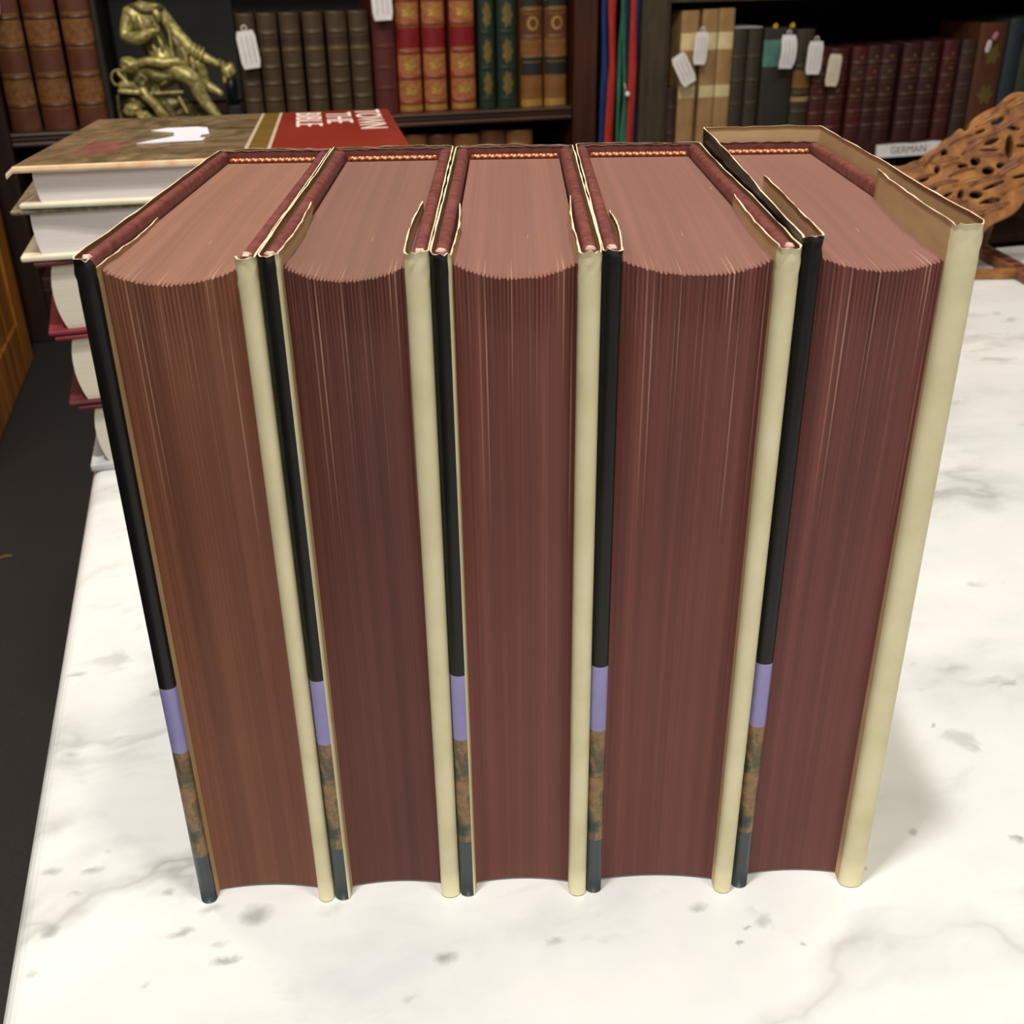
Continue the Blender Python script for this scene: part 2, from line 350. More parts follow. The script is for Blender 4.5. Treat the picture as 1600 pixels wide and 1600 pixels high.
WRAP = [.01, TB*.84+.0002, TB*.92+.0002, .01, .01]
def jacket(T, par, i, rnd, Hj, gapR=.0004, flapL=.070, flapR=.070, zb=.0004):
    th = .00045
    g = .0005
    lo, md, hi = LZ[i]
    # centre-line of the paper in plan, with a zone name for the outer face of each span
    P_ = []
    def add(x, y, z): P_.append((x, y, z))
    n = 14
    for k in range(n+1):                                    # front flap, from its end to the fore edge
        y = flapL*(1-k/n) + .0012*(k/n)
        bow = .0009*math.sin(math.pi*k/n)
        add(TB+.0005+bow, y, 'flap')
    r = TB/2+.0006
    for k in range(1, 8):                                   # round the fore edge of the left board
        a = math.pi*k/8; add(TB/2+.00 + r*math.cos(a), .0006 - .0022*math.sin(a), 'forel')
    for k in range(0, 19): add(-.0006, .001+(D-.002)*k/18, 'front')
    for k in range(1, 4): a = R(180-90*k/4); add(.002+.0026*math.cos(a), D+.0003+.0016*math.sin(a), 'spine')
    for k in range(1, 12): add(.002+(T-.004)*k/12, D+.002+.0012*math.sin(math.pi*k/12), 'spine')
    for k in range(1, 4): a = R(90-90*k/4); add(T-.002+.0026*math.cos(a), D+.0003+.0016*math.sin(a), 'spine')
    for k in range(0, 19): add(T+.0006+gapR*(1-k/18.)*0, D-.001-(D-.002)*k/18, 'rear')
    r2 = TB/2+.0006+gapR
    for k in range(1, 8): a = math.pi*k/8; add(T-TB/2+.0000-gapR + r2*math.cos(a)*1.0 , .0006-.0026*math.sin(a), 'forer')
    for k in range(n+1):
        y = .0012*(1-k/n) + flapR*(k/n); bow = (.0008+gapR)*math.sin(math.pi*k/n)
        add(T-TB-.0006-2*gapR*(1-k/n)-bow*.6, y, 'flap')
    m = len(P_)
    # z rows
    zs = sorted(set([zb, lo*.5, lo, (lo+md)/2, md, (md+hi)/2, hi] + [hi+(Hj-.012-hi)*k/8 for k in range(1, 9)] + [Hj-.012+.012*k/6 for k in range(1, 7)]))
    nz = len(zs)
    norm = []
    for k in range(m):
        a = Vector(P_[max(k-1, 0)][:2]); b = Vector(P_[min(k+1, m-1)][:2]); d = (b-a).normalized()
        norm.append(Vector((-d.y, d.x)))                    # outward (away from the board) for this direction of travel
    vs, fs, mi = [], [], []
    ph = rnd.uniform(0, 50)
    topw = []
    for k in range(m):
        q = .00018*math.sin(k*.5+ph) + .00012*math.sin(k*1.7+ph*2) + rnd.gauss(0, .0001)
        if P_[k][2] in ('forel', 'forer'): q -= rnd.uniform(0, .0009)
        if P_[k][2] == 'flap': q += (-.0032 if k < m/2 else -.0042) if i == 0 else (-.0016 if i == 2 and k < m/2 else 0)
        if i == 4: q -= .0034*(1-smooth(0, T, P_[k][0]))*(1-smooth(.02, .15, P_[k][1]))
        topw.append(q)
    for side in (1, -1):
        for j, z in enumerate(zs):
            s = smooth(Hj-.014, Hj, z)
            for k in range(m):
                x, y, zn = P_[k]; nn = norm[k]
                cr = rnd.gauss(0, .00013)*s if side == 1 else 0
                if zn in ('forel', 'forer') and side == 1: cr += .0003*math.sin(k*2.1+z*900+ph)*s
                off = side*th/2 + cr
                vs.append((x + nn.x*off, y + nn.y*off, z + topw[k]*smooth(Hj-.05, Hj, z)))
    def idx(side, j, k): return (0 if side == 1 else 1)*m*nz + j*m + k
    MI = dict(rim=0, cream=1, tan=2, black=3, lilac=4, pict=5, slate=6)
    for j in range(nz-1):
        zc = (zs[j]+zs[j+1])/2
        for k in range(m-1):
            z1_, z2_ = P_[k][2], P_[k+1][2]; zn = z2_ if z2_ != 'flap' else z1_
            x = (P_[k][0]+P_[k+1][0])/2
            if z1_ == 'flap' and z2_ == 'flap': mt = 'tan'
            elif zn in ('forel', 'front', 'spine') and not (zn == 'forel' and x > WRAP[i]):
                mt = 'slate' if zc < lo else 'pict' if zc < md else 'lilac' if zc < hi else 'black'
            else: mt = 'cream'
            fs.append((idx(1, j, k+1), idx(1, j, k), idx(1, j+1, k), idx(1, j+1, k+1))); mi.append(MI[mt])
            fs.append((idx(-1, j, k), idx(-1, j, k+1), idx(-1, j+1, k+1), idx(-1, j+1, k))); mi.append(MI['tan'])
    for k in range(m-1):
        fs.append((idx(1, nz-1, k), idx(1, nz-1, k+1), idx(-1, nz-1, k+1), idx(-1, nz-1, k))); mi.append(0)
        fs.append((idx(1, 0, k+1), idx(1, 0, k), idx(-1, 0, k), idx(-1, 0, k+1))); mi.append(0)
    for k in (0, m-1):
        for j in range(nz-1):
            fs.append((idx(1, j, k), idx(1, j+1, k), idx(-1, j+1, k), idx(-1, j, k))); mi.append(0)
    return meshobj('dust_jacket', vs, fs, [M_rim, M_cream, M_tan, M_black, M_lilac, M_pict, M_slate], par, mi, True)

def volume(i, x0, y0, T, rz, label, Hj, gapR, flapL, flapR, taper=0):
    rnd = random.Random(100+i)
    t_ = thing('jacketed_book', label, 'book', (x0, y0, 0), rz, 'five matching volumes standing fore edge forward')
    X0, X1, yb, zt = page_block(T, t_, i, rnd)
    rounded_board('cover_board', 0.0003, TB, .0008, D-.001, .0005, H, t_, M_board)
    rounded_board('cover_board', T-TB, T-.0003, .0008, D-.001, .0005, H, t_, M_board)
    # spine: rounded shell with a worn rolled head cap
    vs, fs = [], []
    nn = 16; zz = [.0005, .08, .16, .24, H-.0012, H, H-.0004]
    for side, off in ((1, .0012), (-1, -.0002)):
        for j, z in enumerate(zz):
            for k in range(nn+1):
                u = k/nn; arc = .0012*math.sin(math.pi*u)
                vs.append((.0012+(T-.0024)*u, D-.0012+off+arc + (.0003 if z > H-.0008 and side == 1 else 0), z + (math.sin(u*40+i)*.00025 if z > H-.001 else 0)))
    q = nn+1; L = len(zz)
    for j in range(L-1):
        for k in range(nn):
            fs.append((j*q+k+1, j*q+k, (j+1)*q+k, (j+1)*q+k+1)); o2 = L*q; fs.append((o2+j*q+k, o2+j*q+k+1, o2+(j+1)*q+k+1, o2+(j+1)*q+k))
    for k in range(nn):
        fs.append(((L-1)*q+k+1, (L-1)*q+k, L*q+(L-1)*q+k, L*q+(L-1)*q+k+1)); fs.append((k, k+1, L*q+k+1, L*q+k))
    meshobj('spine', vs, fs, M_board, t_, smooth=True)
    # headband: woven two-colour beads
    bm = bmesh.new(); nb = int((X1-X0)/.00155)
    add_tube(bm, [(X0+.0006+(X1-X0-.0012)*k/12, yb+.0022, zt+.0004) for k in range(13)], .0013, 8, 0)
    for k in range(nb):
        for row in (0, 1, 2):
            x = X0+.001+(X1-X0-.002)*(k+.5)/nb + (row % 2)*.0004
            c = Vector((x, yb+.0010+row*.0011, zt+.0012-.0002*abs(row-1)))
            r_ = bmesh.ops.create_icosphere(bm, subdivisions=1, radius=.00080, matrix=Matrix.Translation(c) @ Matrix.Rotation(.6, 4, 'Z') @ Matrix.Diagonal((1.05, .95, .9, 1)))
            for f_ in {f for v in r_['verts'] for f in v.link_faces}: f_.material_index = (k+row) % 2; f_.smooth = True
    bmobj('headband', bm, [M_hbA, M_hbB], t_)
    # rubbed pale ends of the board edges at the fore edge
    for xx in (TB/2, T-TB/2):
        bm = bmesh.new(); rr = []
        for k in range(11):
            a = 2*math.pi*k/11; q = rnd.uniform(.55, 1)
            rr.append((xx+.0019*q*math.cos(a), .0026+.0020*q*math.sin(a)))
        lo_ = [bm.verts.new((x, y, H-.0003)) for x, y in rr]; hi_ = [bm.verts.new((xx+(x-xx)*.7, .0026+(y-.0026)*.7, H+rnd.uniform(.0001, .0005))) for x, y in rr]
        for k in range(11): bm.faces.new((lo_[k], lo_[(k+1) % 11], hi_[(k+1) % 11], hi_[k]))
        bm.faces.new(hi_); bm.faces.new(lo_[::-1])
        bmobj('worn_corner', bm, M_whiteworn, t_)
    jacket(T, t_, i, rnd, Hj, gapR, flapL, flapR)
    for c in t_.children:                                   # the volume is a little wedge shaped in plan
        for v in c.data.vertices: v.co.x *= 1 + taper*v.co.y/D
    return t_
# x of outer left board, y front, thickness, turn
volume(0, -.1289, -.0018, .0506, R(.54), 'leftmost upright volume, orange-brown page edges, black jacket edge on its free left side', H+.0003, .0000, .066, .068, -.06)
volume(1, -.0763, -.0010, .0472, R(1.4), 'second upright volume from the left, darkest maroon page edges with pale scuffs', H+.0006, .0006, .070, .068, .068)
volume(2, -.0273, .0002, .0477, R(.1), 'middle of the five upright volumes, red-brown page edges', H+.0003, .0003, .072, .074, .03)
volume(3, .0220, .0014, .0555, R(-.7), 'fourth upright volume from the left, widest rosy page block', H+.0004, .0003, .050, .072, -.06)
volume(4, .0797, .0030, .0500, R(.0), 'rightmost upright volume, cream jacket standing taller than its boards', H+.0062, .0015, .082, .082, 0)


# ---------------------------------------------------------------- horizontal stack behind, at the left edge of the table
ART = None
t = NT('printed_cover_art')
n1 = t.noise(t.mapp((18, 26, 1)), 1, 6, .62, 1.2); n2 = t.noise(t.mapp((60, 90, 1)), 1, 4, .6)
art = t.ramp(n1, [(.34, s2l((110, 94, 66))), (.46, s2l((152, 126, 90))), (.56, s2l((178, 148, 112))), (.68, s2l((132, 122, 96)))])
art = t.mix(t.ramp(n2, [(.56, BW(0)), (.68, BW(.6))]), art, s2l((84, 62, 46)))
t.bump(t.noise(t.mapp((70, 130, 1)), 1, 3, .6, 2), .25, .002)
M_art = t.fin(art, .16, coat=.8)
M_artpink = mottled('printed_rose_patch', s2l((150, 90, 80)), s2l((182, 116, 104)), 90, .18, coat=.8)
M_artred = mottled('printed_red_cover', s2l((172, 60, 46)), s2l((192, 76, 58)), 12, .16, bump=.02, coat=.8)
M_artolive = mottled('printed_olive_band', s2l((138, 108, 46)), s2l((152, 122, 58)), 40, .2, coat=.6)
M_artcream = mottled('printed_cream_stripe', s2l((240, 216, 178)), s2l((248, 228, 196)), 40, .2, coat=.6)
M_artline = mottled('jacket_film_edge', s2l((224, 176, 130)), s2l((248, 224, 186)), 80, .15, coat=.8)
M_pinkfold = mottled('jacket_fold_pale', s2l((226, 198, 184)), s2l((238, 214, 200)), 30, .25, coat=.6)
M_clothred = leather('red_cloth', s2l((128, 34, 42)), .7, .6)
M_clothmar = leather('dark_red_cloth', s2l((90, 26, 30)), .7, .6)
M_greyboard = mottled('grey_board', s2l((178, 176, 178)), s2l((206, 204, 206)), 50, .5)
M_greydark = mottled('speckled_dark_board', s2l((70, 60, 48)), s2l((150, 140, 110)), 260, .4)
M_creambd = mottled('glossy_cream_board', s2l((228, 216, 184)), s2l((246, 238, 214)), 40, .25)

def lying_book(name, label, loc, rz, w, d, h, tt, tbm, m_top, m_bot, m_pages, over=.003, curve=.006, group=None):
    t_ = thing(name, label, 'book', loc, rz, group)
    def board(z0, z1, m, nm='cover_board'):
        bm = bmesh.new(); add_box(bm, 0, w, 0, d, z0, z1)
        bmesh.ops.bevel(bm, geom=list(bm.edges), offset=min(.0012, (z1-z0)*.35), segments=2, affect='EDGES', profile=.5)
        return bmobj(nm, bm, m, t_, True)
    b = board(.0, tbm, m_bot); tp = board(h-tt, h, m_top)
    # page block: rounded fore edge on the left, head to the viewer
    vs, fs = [], []; n = 12; z0, z1 = tbm-.0001, h-tt+.0001
    for y in (over, d-over):
        for k in range(n+1):
            s = k/n; vs.append((over+.009 - curve*math.sin(math.pi*s)**.8 - .002*s, y, z0+(z1-z0)*s))
        for k in range(n+1):
            s = k/n; vs.append((w-.004, y, z1+(z0-z1)*s))
    q = 2*n+2
    for k in range(q): fs.append((k, (k+1) % q, q+(k+1) % q, q+k))
    fs.append(tuple(range(q))[::-1]); fs.append(tuple(range(q, 2*q)))
    meshobj('page_block', vs, fs, m_pages, t_)
    vs, fs = [], []; n = 8                                   # spine at the right end
    for y in (0, d):
        for k in range(n+1):
            a = R(-90+180*k/n); vs.append((w-.0005+.004*math.cos(a), y, h/2+(h/2-.0008)*math.sin(a)))
        for k in range(n+1):
            a = R(90-180*k/n); vs.append((w-.003+.004*math.cos(a), y, h/2+(h/2-.0025)*math.sin(a)))
    q = 2*n+2
    for k in range(q): fs.append((k, (k+1) % q, q+(k+1) % q, q+k))
    for j in (0, q):
        for k in range(n): f = (j+k, j+k+1, j+q-2-k, j+q-1-k); fs.append(f if j else f[::-1])
    meshobj('spine', vs, fs, m_bot, t_)
    return t_
SG = 'books lying in the stack behind the upright volumes'
# bottom to top
lying_book('cloth_book', 'bottom book of the lying stack, dark cover above and pale grey board on the marble', (-.3075, .393, .0003), R(15), .222, .165, .0500, .0030, .0055, M_clothmar, M_greyboard, M_pagec, .004, .004, SG)
lying_book('cloth_book', 'second book from the bottom of the lying stack, cream pages between thin red boards', (-.3130, .392, .0508), R(17), .226, .17, .0500, .0028, .0028, M_clothred, M_clothmar, M_pagec, .004, .004, SG)
lying_book('cloth_book', 'middle book of the lying stack, red cloth boards and rounded cream page block', (-.3160, .391, .1014), R(19), .228, .17, .0500, .0032, .0035, M_clothmar, M_clothred, M_pagec, .004, .004, SG)
lying_book('jacketed_book', 'second book from the top of the lying stack, grey-white pages and glossy cream lower board', (-.3230, .390, .1520), R(14), .232, .19, .0330, .0030, .0038, M_greydark, M_creambd, M_pagew, .004, .001, SG)
ZA, HA = .1856, .0256
A_ = lying_book('illustrated_book', 'topmost lying book with brown pictorial jacket, red panel and white lettering', (-.3170, .391, ZA), R(10), .250, .209, HA, .0030, .0034, M_artred, M_creambd, M_pagew, .004, .001, SG)
for c_ in A_.children:
    if c_.name.startswith('spine'): c_.data.materials.clear(); c_.data.materials.append(M_artred)
wA, dA = .250, .209
# printed jacket over the top board, in zones; film folded over front and left edges
def strip(nm, x0, x1, y0, y1, z0, z1, m): return box(nm, x0, x1, y0, y1, z0, z1, m, A_, .0002)
vs, fs, mi = [], [], []
xs = [-.0032, .001] + [.001+.139*k/16 for k in range(1, 17)] + [.1425, .1555, .158] + [.158+(wA+.001-.158)*k/8 for k in range(1, 9)]
prof = [(-.0010, HA-.0030), (-.0014, HA-.0016), (-.0010, HA+.0002), (.0012, HA+.0008)] + [(.0012+(dA-.0016)*k/12, HA+.0008) for k in range(1, 13)]
rz_ = random.Random(5)
for j, (y, z) in enumerate(prof):
    for k, x in enumerate(xs):
        dz = rz_.uniform(0, .0007) if (4 <= j < 15 and 2 < k < 14) else 0
        if k == 0: dz = -.0034
        vs.append((x, y, z+dz))
nx = len(xs)
for j in range(len(prof)-1):
    for k in range(nx-1):
        xm = (xs[k]+xs[k+1])/2
        fs.append((j*nx+k, j*nx+k+1, (j+1)*nx+k+1, (j+1)*nx+k))
        if k == 0: m = 5
        elif xm < .140: m = 1 if (j in (5, 6, 7) and k in (4, 5, 6)) else 0
        elif xm < .1425: m = 2
        elif xm < .1555: m = 3
        elif xm < .158: m = 2
        else: m = 4
        if j < 3 and k > 0 and m == 0: m = 6
        mi.append(m)
jk = meshobj('dust_jacket', vs, fs, [M_art, M_artpink, M_artcream, M_artolive, M_artred, M_pinkfold, M_artline], A_, mi, False)
sm = jk.modifiers.new('s', 'SOLIDIFY'); sm.thickness = .0004; sm.offset = -1
M_letter = mottled('white_lettering', s2l((244, 226, 214)), s2l((252, 240, 230)), 50, .3)
for body, x, y in (('BIBLE', .185, .202), ('THE', .2085, .196), ('TOWN', .232, .206)):
    text_mesh('lettering', body, .029, (x, y, HA+.0010), (0, 0, R(-90)), M_letter, A_, .0001, 1.12, 'LEFT')
for c_ in A_.children:                                      # the jacket sits slightly askew on its boards
    if c_.name.startswith('lettering'): continue
    for v_ in c_.data.vertices: v_.co.x += .10*v_.co.y*(1-v_.co.x/wA)
# ceiling-light reflection on the glossy jacket, made as a pale flat shape
sl = thing('cover_reflection', 'white notched ceiling-light reflection, modelled as a flat shape on the brown pictorial jacket', 'paper', (-.262, .470, ZA+HA+.0016), R(9))
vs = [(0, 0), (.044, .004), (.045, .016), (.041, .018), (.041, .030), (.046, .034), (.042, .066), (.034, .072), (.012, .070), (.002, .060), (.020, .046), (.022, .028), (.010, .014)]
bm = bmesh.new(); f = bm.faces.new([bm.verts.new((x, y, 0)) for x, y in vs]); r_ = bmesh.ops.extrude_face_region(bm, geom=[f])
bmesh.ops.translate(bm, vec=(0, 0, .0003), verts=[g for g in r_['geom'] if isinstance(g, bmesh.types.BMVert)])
bmobj('sheet', bm, mottled('lavender_white_glare', s2l((228, 224, 236)), s2l((240, 238, 248)), 20, .4), sl)  # flat shape standing in for the ceiling-light reflection

# ---------------------------------------------------------------- room and bookcases, in the frame turned by 15 degrees
O = Vector((0, 1.95, 0))
def W3(s, d, z): return O + U*s + N*d + Vector((0, 0, z))
def sbox(name, s0, s1, d0, d1, z0, z1, m, parent=None, bev=0, kind=None, label=None, cat=None):
    bm = bmesh.new(); add_box(bm, 0, s1-s0, 0, d1-d0, 0, z1-z0, bev); o = bmobj(name, bm, m, parent)
    if parent: o.location = (s0, d0, z0)
    else: o.location = W3(s0, d0, z0); o.rotation_euler = (0, 0, RA)
    if kind: o['kind'] = kind
    return o
sbox('wall_back', -3.0, 3.0, .45, .55, -.335, 2.7, mottled('dark_wall_paint', s2l((60, 48, 38)), s2l((72, 58, 46)), 6, .8), kind='structure')
FZ = -.334
bl = thing('bookcase', 'mahogany bookcase on the left holding leather sets and the brass statue', 'bookcase', W3(0, 0, 0), RA)
def P(name, s0, s1, d0, d1, z0, z1, m, par=None, bev=.0015): return sbox(name, s0, s1, d0, d1, z0, z1, m, par, bev)
P('side_panel', -1.20, -.925, -.012, .40, FZ, 1.2, M_wooddark, bl)
P('side_panel', .1195, .1665, -.016, .40, FZ, 1.2, M_woodred, bl)
P('back_panel', -.925, .1195, .33, .35, FZ, 1.2, M_backing, bl)
P('grey_back_panel', -.742, -.505, .305, .329, .05, .46, M_backgrey, bl)
P('shelf', -.925, .1195, .0, .33, .0262, .0455, M_woodedge, bl)
P('shelf_edge_moulding', -.925, .1195, -.010, -.0002, .0215, .0300, M_woodedge, bl, .003)
P('shelf_edge_moulding', -.925, .1195, -.006, -.0002, .0310, .0375, M_woodedge, bl, .002)
P('shelf_edge_moulding', -.925, .1195, -.010, -.0002, .0385, .0455, M_woodedge, bl, .003)
P('shelf', -.925, .1195, .0, .33, -.235, -.215, M_woodedge, bl)
P('shelf', -.925, .1195, .0, .33, .465, .485, M_woodedge, bl)
P('plinth', -.925, .1195, .0, .33, FZ, -.236, M_wooddark, bl)
br = thing('bookcase', 'olive-brown bookcase on the right, holding red sets and a white shelf label', 'bookcase', W3(0, 0, 0), RA)
P('side_panel', .2600, .3110, -.012, .40, FZ, 1.2, M_olivewood, br)
P('face_trim', .3110, .3225, -.002, .38, FZ, 1.2, M_olivewood, br)
P('side_panel', 1.34, 1.40, -.012, .40, FZ, 1.2, M_olivewood, br)
P('header_rail', .3225, 1.34, -.004, .05, .2260, .262, M_olivewood, br)
P('back_panel', .3225, 1.34, .35, .37, FZ, 1.2, M_backing, br)
P('shelf', .3225, 1.34, .0, .35, -.0900, -.0640, M_woodedge, br)
P('shelf', .3225, 1.34, .0, .35, .2265, .246, M_wooddark, br).location.y = .052
P('shelf', .3225, 1.34, .0, .35, -.31, -.29, M_wooddark, br)
P('gap_back_panel', .1675, .2590, .10, .12, FZ, 1.2, M_backing, br)

# ---------------------------------------------------------------- shelf books
def spine_book(s0, s1, zb, zt, depth, m, label, group=None, bands=(), zones=(), goldm=None, orn=None, ornz=(), d0=.004, name='leather_book', bulge=.0022, parts=(), sag=None, pages=None, goldlines=True, lean=0):
    """upright book seen from its spine. bands: heights of raised bands; zones: (z0, z1, material) painted panels"""
    wd = s1-s0; h = zt-zb
    t_ = thing(name, label, 'book', W3(s0, d0, zb), RA, group)
    if lean: t_.rotation_euler = (0, lean, RA)
    sag = wd*.20 if sag is None else sag
    mats = [m]
    def mi_of(z):
        for a, b, mm in zones:
            if a-zb <= z <= b-zb:
                if mm not in mats: mats.append(mm)
                return mats.index(mm)
        return 0
    zl = {0.0, h, .0012, h-.0012}
    for b in bands:
        b -= zb
        for q in (-.0042, -.0022, 0, .0022, .0042): zl.add(b+q)
    for a, b, _ in zones: zl.add(a-zb); zl.add(b-zb)
    zl = sorted(z for z in zl if 0 <= z <= h)
    def bul(z):
        v = 0
        for b in bands:
            q = abs(z-(b-zb)); v = max(v, bulge*(1-smooth(.0012, .0040, q)))
        return v - (.0006 if z < .001 or z > h-.001 else 0)
    n = 8; vs, fs, mi = [], [], []
    row = n+1+2
    for z in zl:
        vs.append((0, depth, z))
        for k in range(n+1):
            u = k/n; c = 1-(2*u-1)**2
            vs.append((wd*u, (sag*(1-c**.8)) - bul(z)*(.35+.65*c), z))
        vs.append((wd, depth, z))
    for j in range(len(zl)-1):
        mt = mi_of((zl[j]+zl[j+1])/2)
        for k in range(row-1):
            fs.append((j*row+k, j*row+k+1, (j+1)*row+k+1, (j+1)*row+k)); mi.append(mt if 0 < k < row-2 else 0)
    # board thickness: inner walls make the cover a U round the pages
    o2 = len(vs); bt = .0028
    for z in (0.0, h):
        vs += [(bt, depth, z), (bt, sag+.004, z), (wd-bt, sag+.004, z), (wd-bt, depth, z)]
    for a in range(3): fs.append((o2+a+1, o2+a, o2+4+a, o2+4+a+1)); mi.append(0)
    for z_, base, oo in ((0, 0, o2), (1, (len(zl)-1)*row, o2+4)):
        mid = tuple(base+1+k for k in range(n+1))
        f = (base,) + mid + (base+row-1, oo+3, oo+2, oo+1, oo)
        fs.append(f if z_ else f[::-1]); mi.append(0)
    fs.append((0, o2, o2+4, (len(zl)-1)*row)); mi.append(0)
    fs.append((o2+3, row-1, (len(zl)-1)*row+row-1, o2+7)); mi.append(0)
    meshobj('cover', vs, fs, mats, t_, mi, False)
    box('page_block', bt+.0002, wd-bt-.0002, sag+.0045, depth-.003, .003, h-.004, pages or M_pageold, t_)
    def arc(x): u = x/wd; c = 1-(2*u-1)**2; return sag*(1-max(c, 0)**.8)
    if goldm and goldlines:
        for b in bands:
            for q in (-.0056, .0050):
                if 0 < b-zb+q < h-.002:
                    vs, fs = [], []
                    for k in range(n+1):
                        x = wd*.06+wd*.88*k/n
                        vs += [(x, arc(x)-.0005, b-zb+q), (x, arc(x)-.0005, b-zb+q+.0011)]
                    for k in range(n): fs.append((2*k, 2*k+2, 2*k+3, 2*k+1))
                    meshobj('gilt_line', vs, fs, goldm, t_)
    if orn:
        for z in ornz:
            vs, fs = [], []; nn = 24
            sx, sz, lobes = orn
            cx = wd/2; vs.append((cx, arc(cx)-.0006, z-zb))
            for k in range(nn):
                a = 2*math.pi*k/nn; r_ = .62+.38*abs(math.cos(lobes*a/2))
                x = cx+sx*wd*r_*math.cos(a); x = min(max(x, wd*.05), wd*.95)
                vs.append((x, arc(x)-.0006, z-zb+sz*r_*math.sin(a)))
            for k in range(nn): fs.append((0, 1+k, 1+(k+1) % nn))
            meshobj('gilt_ornament', vs, fs, goldm, t_)
    return t_

M_brown = leather('brown_calf', s2l((104, 60, 38)), .62, .42, 40)
M_browng = mottled('gilt_brown_panel', s2l((98, 60, 34)), s2l((142, 98, 54)), 110, .4, bump=.2)
M_olive = leather('olive_calf', s2l((74, 58, 38)), .7, .5)
M_olivelab = leather('olive_title_panel', s2l((66, 46, 36)), .7, .5)
M_maroon = leather('maroon_cloth', s2l((88, 30, 26)), .8, .6)
M_tanl = leather('tan_calf', s2l((148, 68, 44)), .68, .38)
M_tang = mottled('tan_gilt_panel', s2l((140, 72, 44)), s2l((186, 120, 72)), 150, .4, bump=.2)
M_redlab = leather('crimson_title_label', s2l((134, 24, 28)), .75, .4)
M_green = leather('green_morocco', s2l((32, 50, 38)), .7, .45)
M_goldbr = leather('amber_calf', s2l((134, 88, 44)), .7, .42)
M_vellum = mottled('tan_vellum', s2l((146, 112, 68)), s2l((176, 140, 94)), 26, .55)
M_creamband = mottled('cream_paper_label', s2l((206, 186, 136)), s2l((226, 208, 160)), 40, .6)
M_darkol = leather('dark_olive_cloth', s2l((58, 50, 38)), .75, .6)
M_darkgr = leather('charcoal_cloth', s2l((50, 44, 38)), .75, .6)
M_teal = mottled('teal_label', s2l((70, 112, 104)), s2l((92, 134, 122)), 60, .5)
M_ochre = leather('ochre_label', s2l((140, 98, 48)), .75, .5)
M_rust = leather('red_morocco', s2l((80, 28, 28)), .62, .48)
M_rust2 = leather('dark_red_morocco', s2l((64, 25, 25)), .6, .5)
M_plum = leather('plum_brown_cloth', s2l((64, 40, 36)), .7, .55)
M_pictbr = leather('brown_pictorial_cloth', s2l((92, 52, 28)), .7, .5)
M_navy = leather('blue_grey_cloth', s2l((40, 50, 58)), .75, .6)
M_dgreen = leather('dark_green_cloth', s2l((54, 56, 34)), .75, .6)
M_blackcl = leather('black_cloth', s2l((34, 30, 26)), .7, .6)

SZ = .0460
# big brown calf set at far left
bb = (.0472, .0888, .1360, .1862, .2310, .277, .323, .365)
zs_ = [(.0936, .131, M_browng), (.191, .226, M_browng), (.052, .084, M_brown)]
for s0, s1, lab in ((-.9200, -.8720, 'leftmost big brown calf book, its lower left corner running out of the frame'),
                    (-.8660, -.8135, 'middle one of the three big brown calf books at the far left'),
                    (-.8060, -.7560, 'rightmost of the three big brown calf books, beside the dark gap by the statue')):
    spine_book(s0, s1, SZ-.0, .412, .20, M_brown, lab, 'big brown calf books at the far left', bb[1:7], [(b+.006, b+.040, M_browng) for b in (.0888, .1862, .277)], M_gold, bulge=.003, name='calf_book')
spine_book(-.7550, -.7450, SZ, .412, .19, M_blackcl, 'slim black cloth book between the big brown books and the statue', name='cloth_book')
# olive set
ol = [(-.5100, -.4785), (-.4742, -.4397), (-.4340, -.3992), (-.3922, -.3570), (-.3500, -.3133), (-.3085, -.2726)]
ow = ['first olive calf book from the left, half hidden behind a hanging white tag', 'second olive calf book, just right of the hanging white tag', 'third olive calf book from the white tag', 'fourth olive calf book from the white tag', 'fifth olive calf book, one short of the last in its row', 'last olive calf book, beside the maroon cloth book']
for (s0, s1), lab in zip(ol, ow):
    spine_book(s0, s1, SZ, .2262, .13, M_olive, lab, 'olive calf set on the left bookcase shelf', (.0794, .1073, .1358, .1651, .193), [(.1690, .189, M_olivelab), (.1630, .1668, M_golddim)], M_golddim, name='calf_book', bulge=.0018, d0=.006)
spine_book(-.2665, -.2243, SZ, .262, .15, M_maroon, 'plain maroon cloth book under a white tag, left of the tan gilt books', bands=(.092, .128, .165), bulge=.0008, name='cloth_book')
for (s0, s1), lab in zip([(-.2207, -.1779), (-.1718, -.1297), (-.1185, -.0722)], ['tan gilt book with crimson label, next to the plain maroon book', 'middle tan gilt book with crimson label', 'tan gilt book with crimson label, next to the green books']):
    spine_book(s0, s1, SZ, .284, .15, M_tanl, lab, 'tan gilt set with crimson labels', (.0640, .1092, .154, .2023, .244),
               [(.050, .060, M_gold), (.069, .104, M_tang), (.114, .149, M_tang), (.159, .197, M_redlab), (.207, .239, M_tang), (.249, .280, M_tang)], M_gold, (.30, .012, 5), (.087, .131, .223), name='calf_book')
for (s0, s1), lab in zip([(-.0634, -.0330), (-.0270, .0100)], ['left dark green book with gilt flower stamps', 'right dark green book with gilt flower stamps']):
    spine_book(s0, s1, SZ, .270, .14, M_green, lab, 'green books with gilt flower stamps', (.064, .120, .183), (), M_golddim, (.30, .0240, 7), (.092, .150, .214), name='morocco_book', bulge=.0006, goldlines=False)
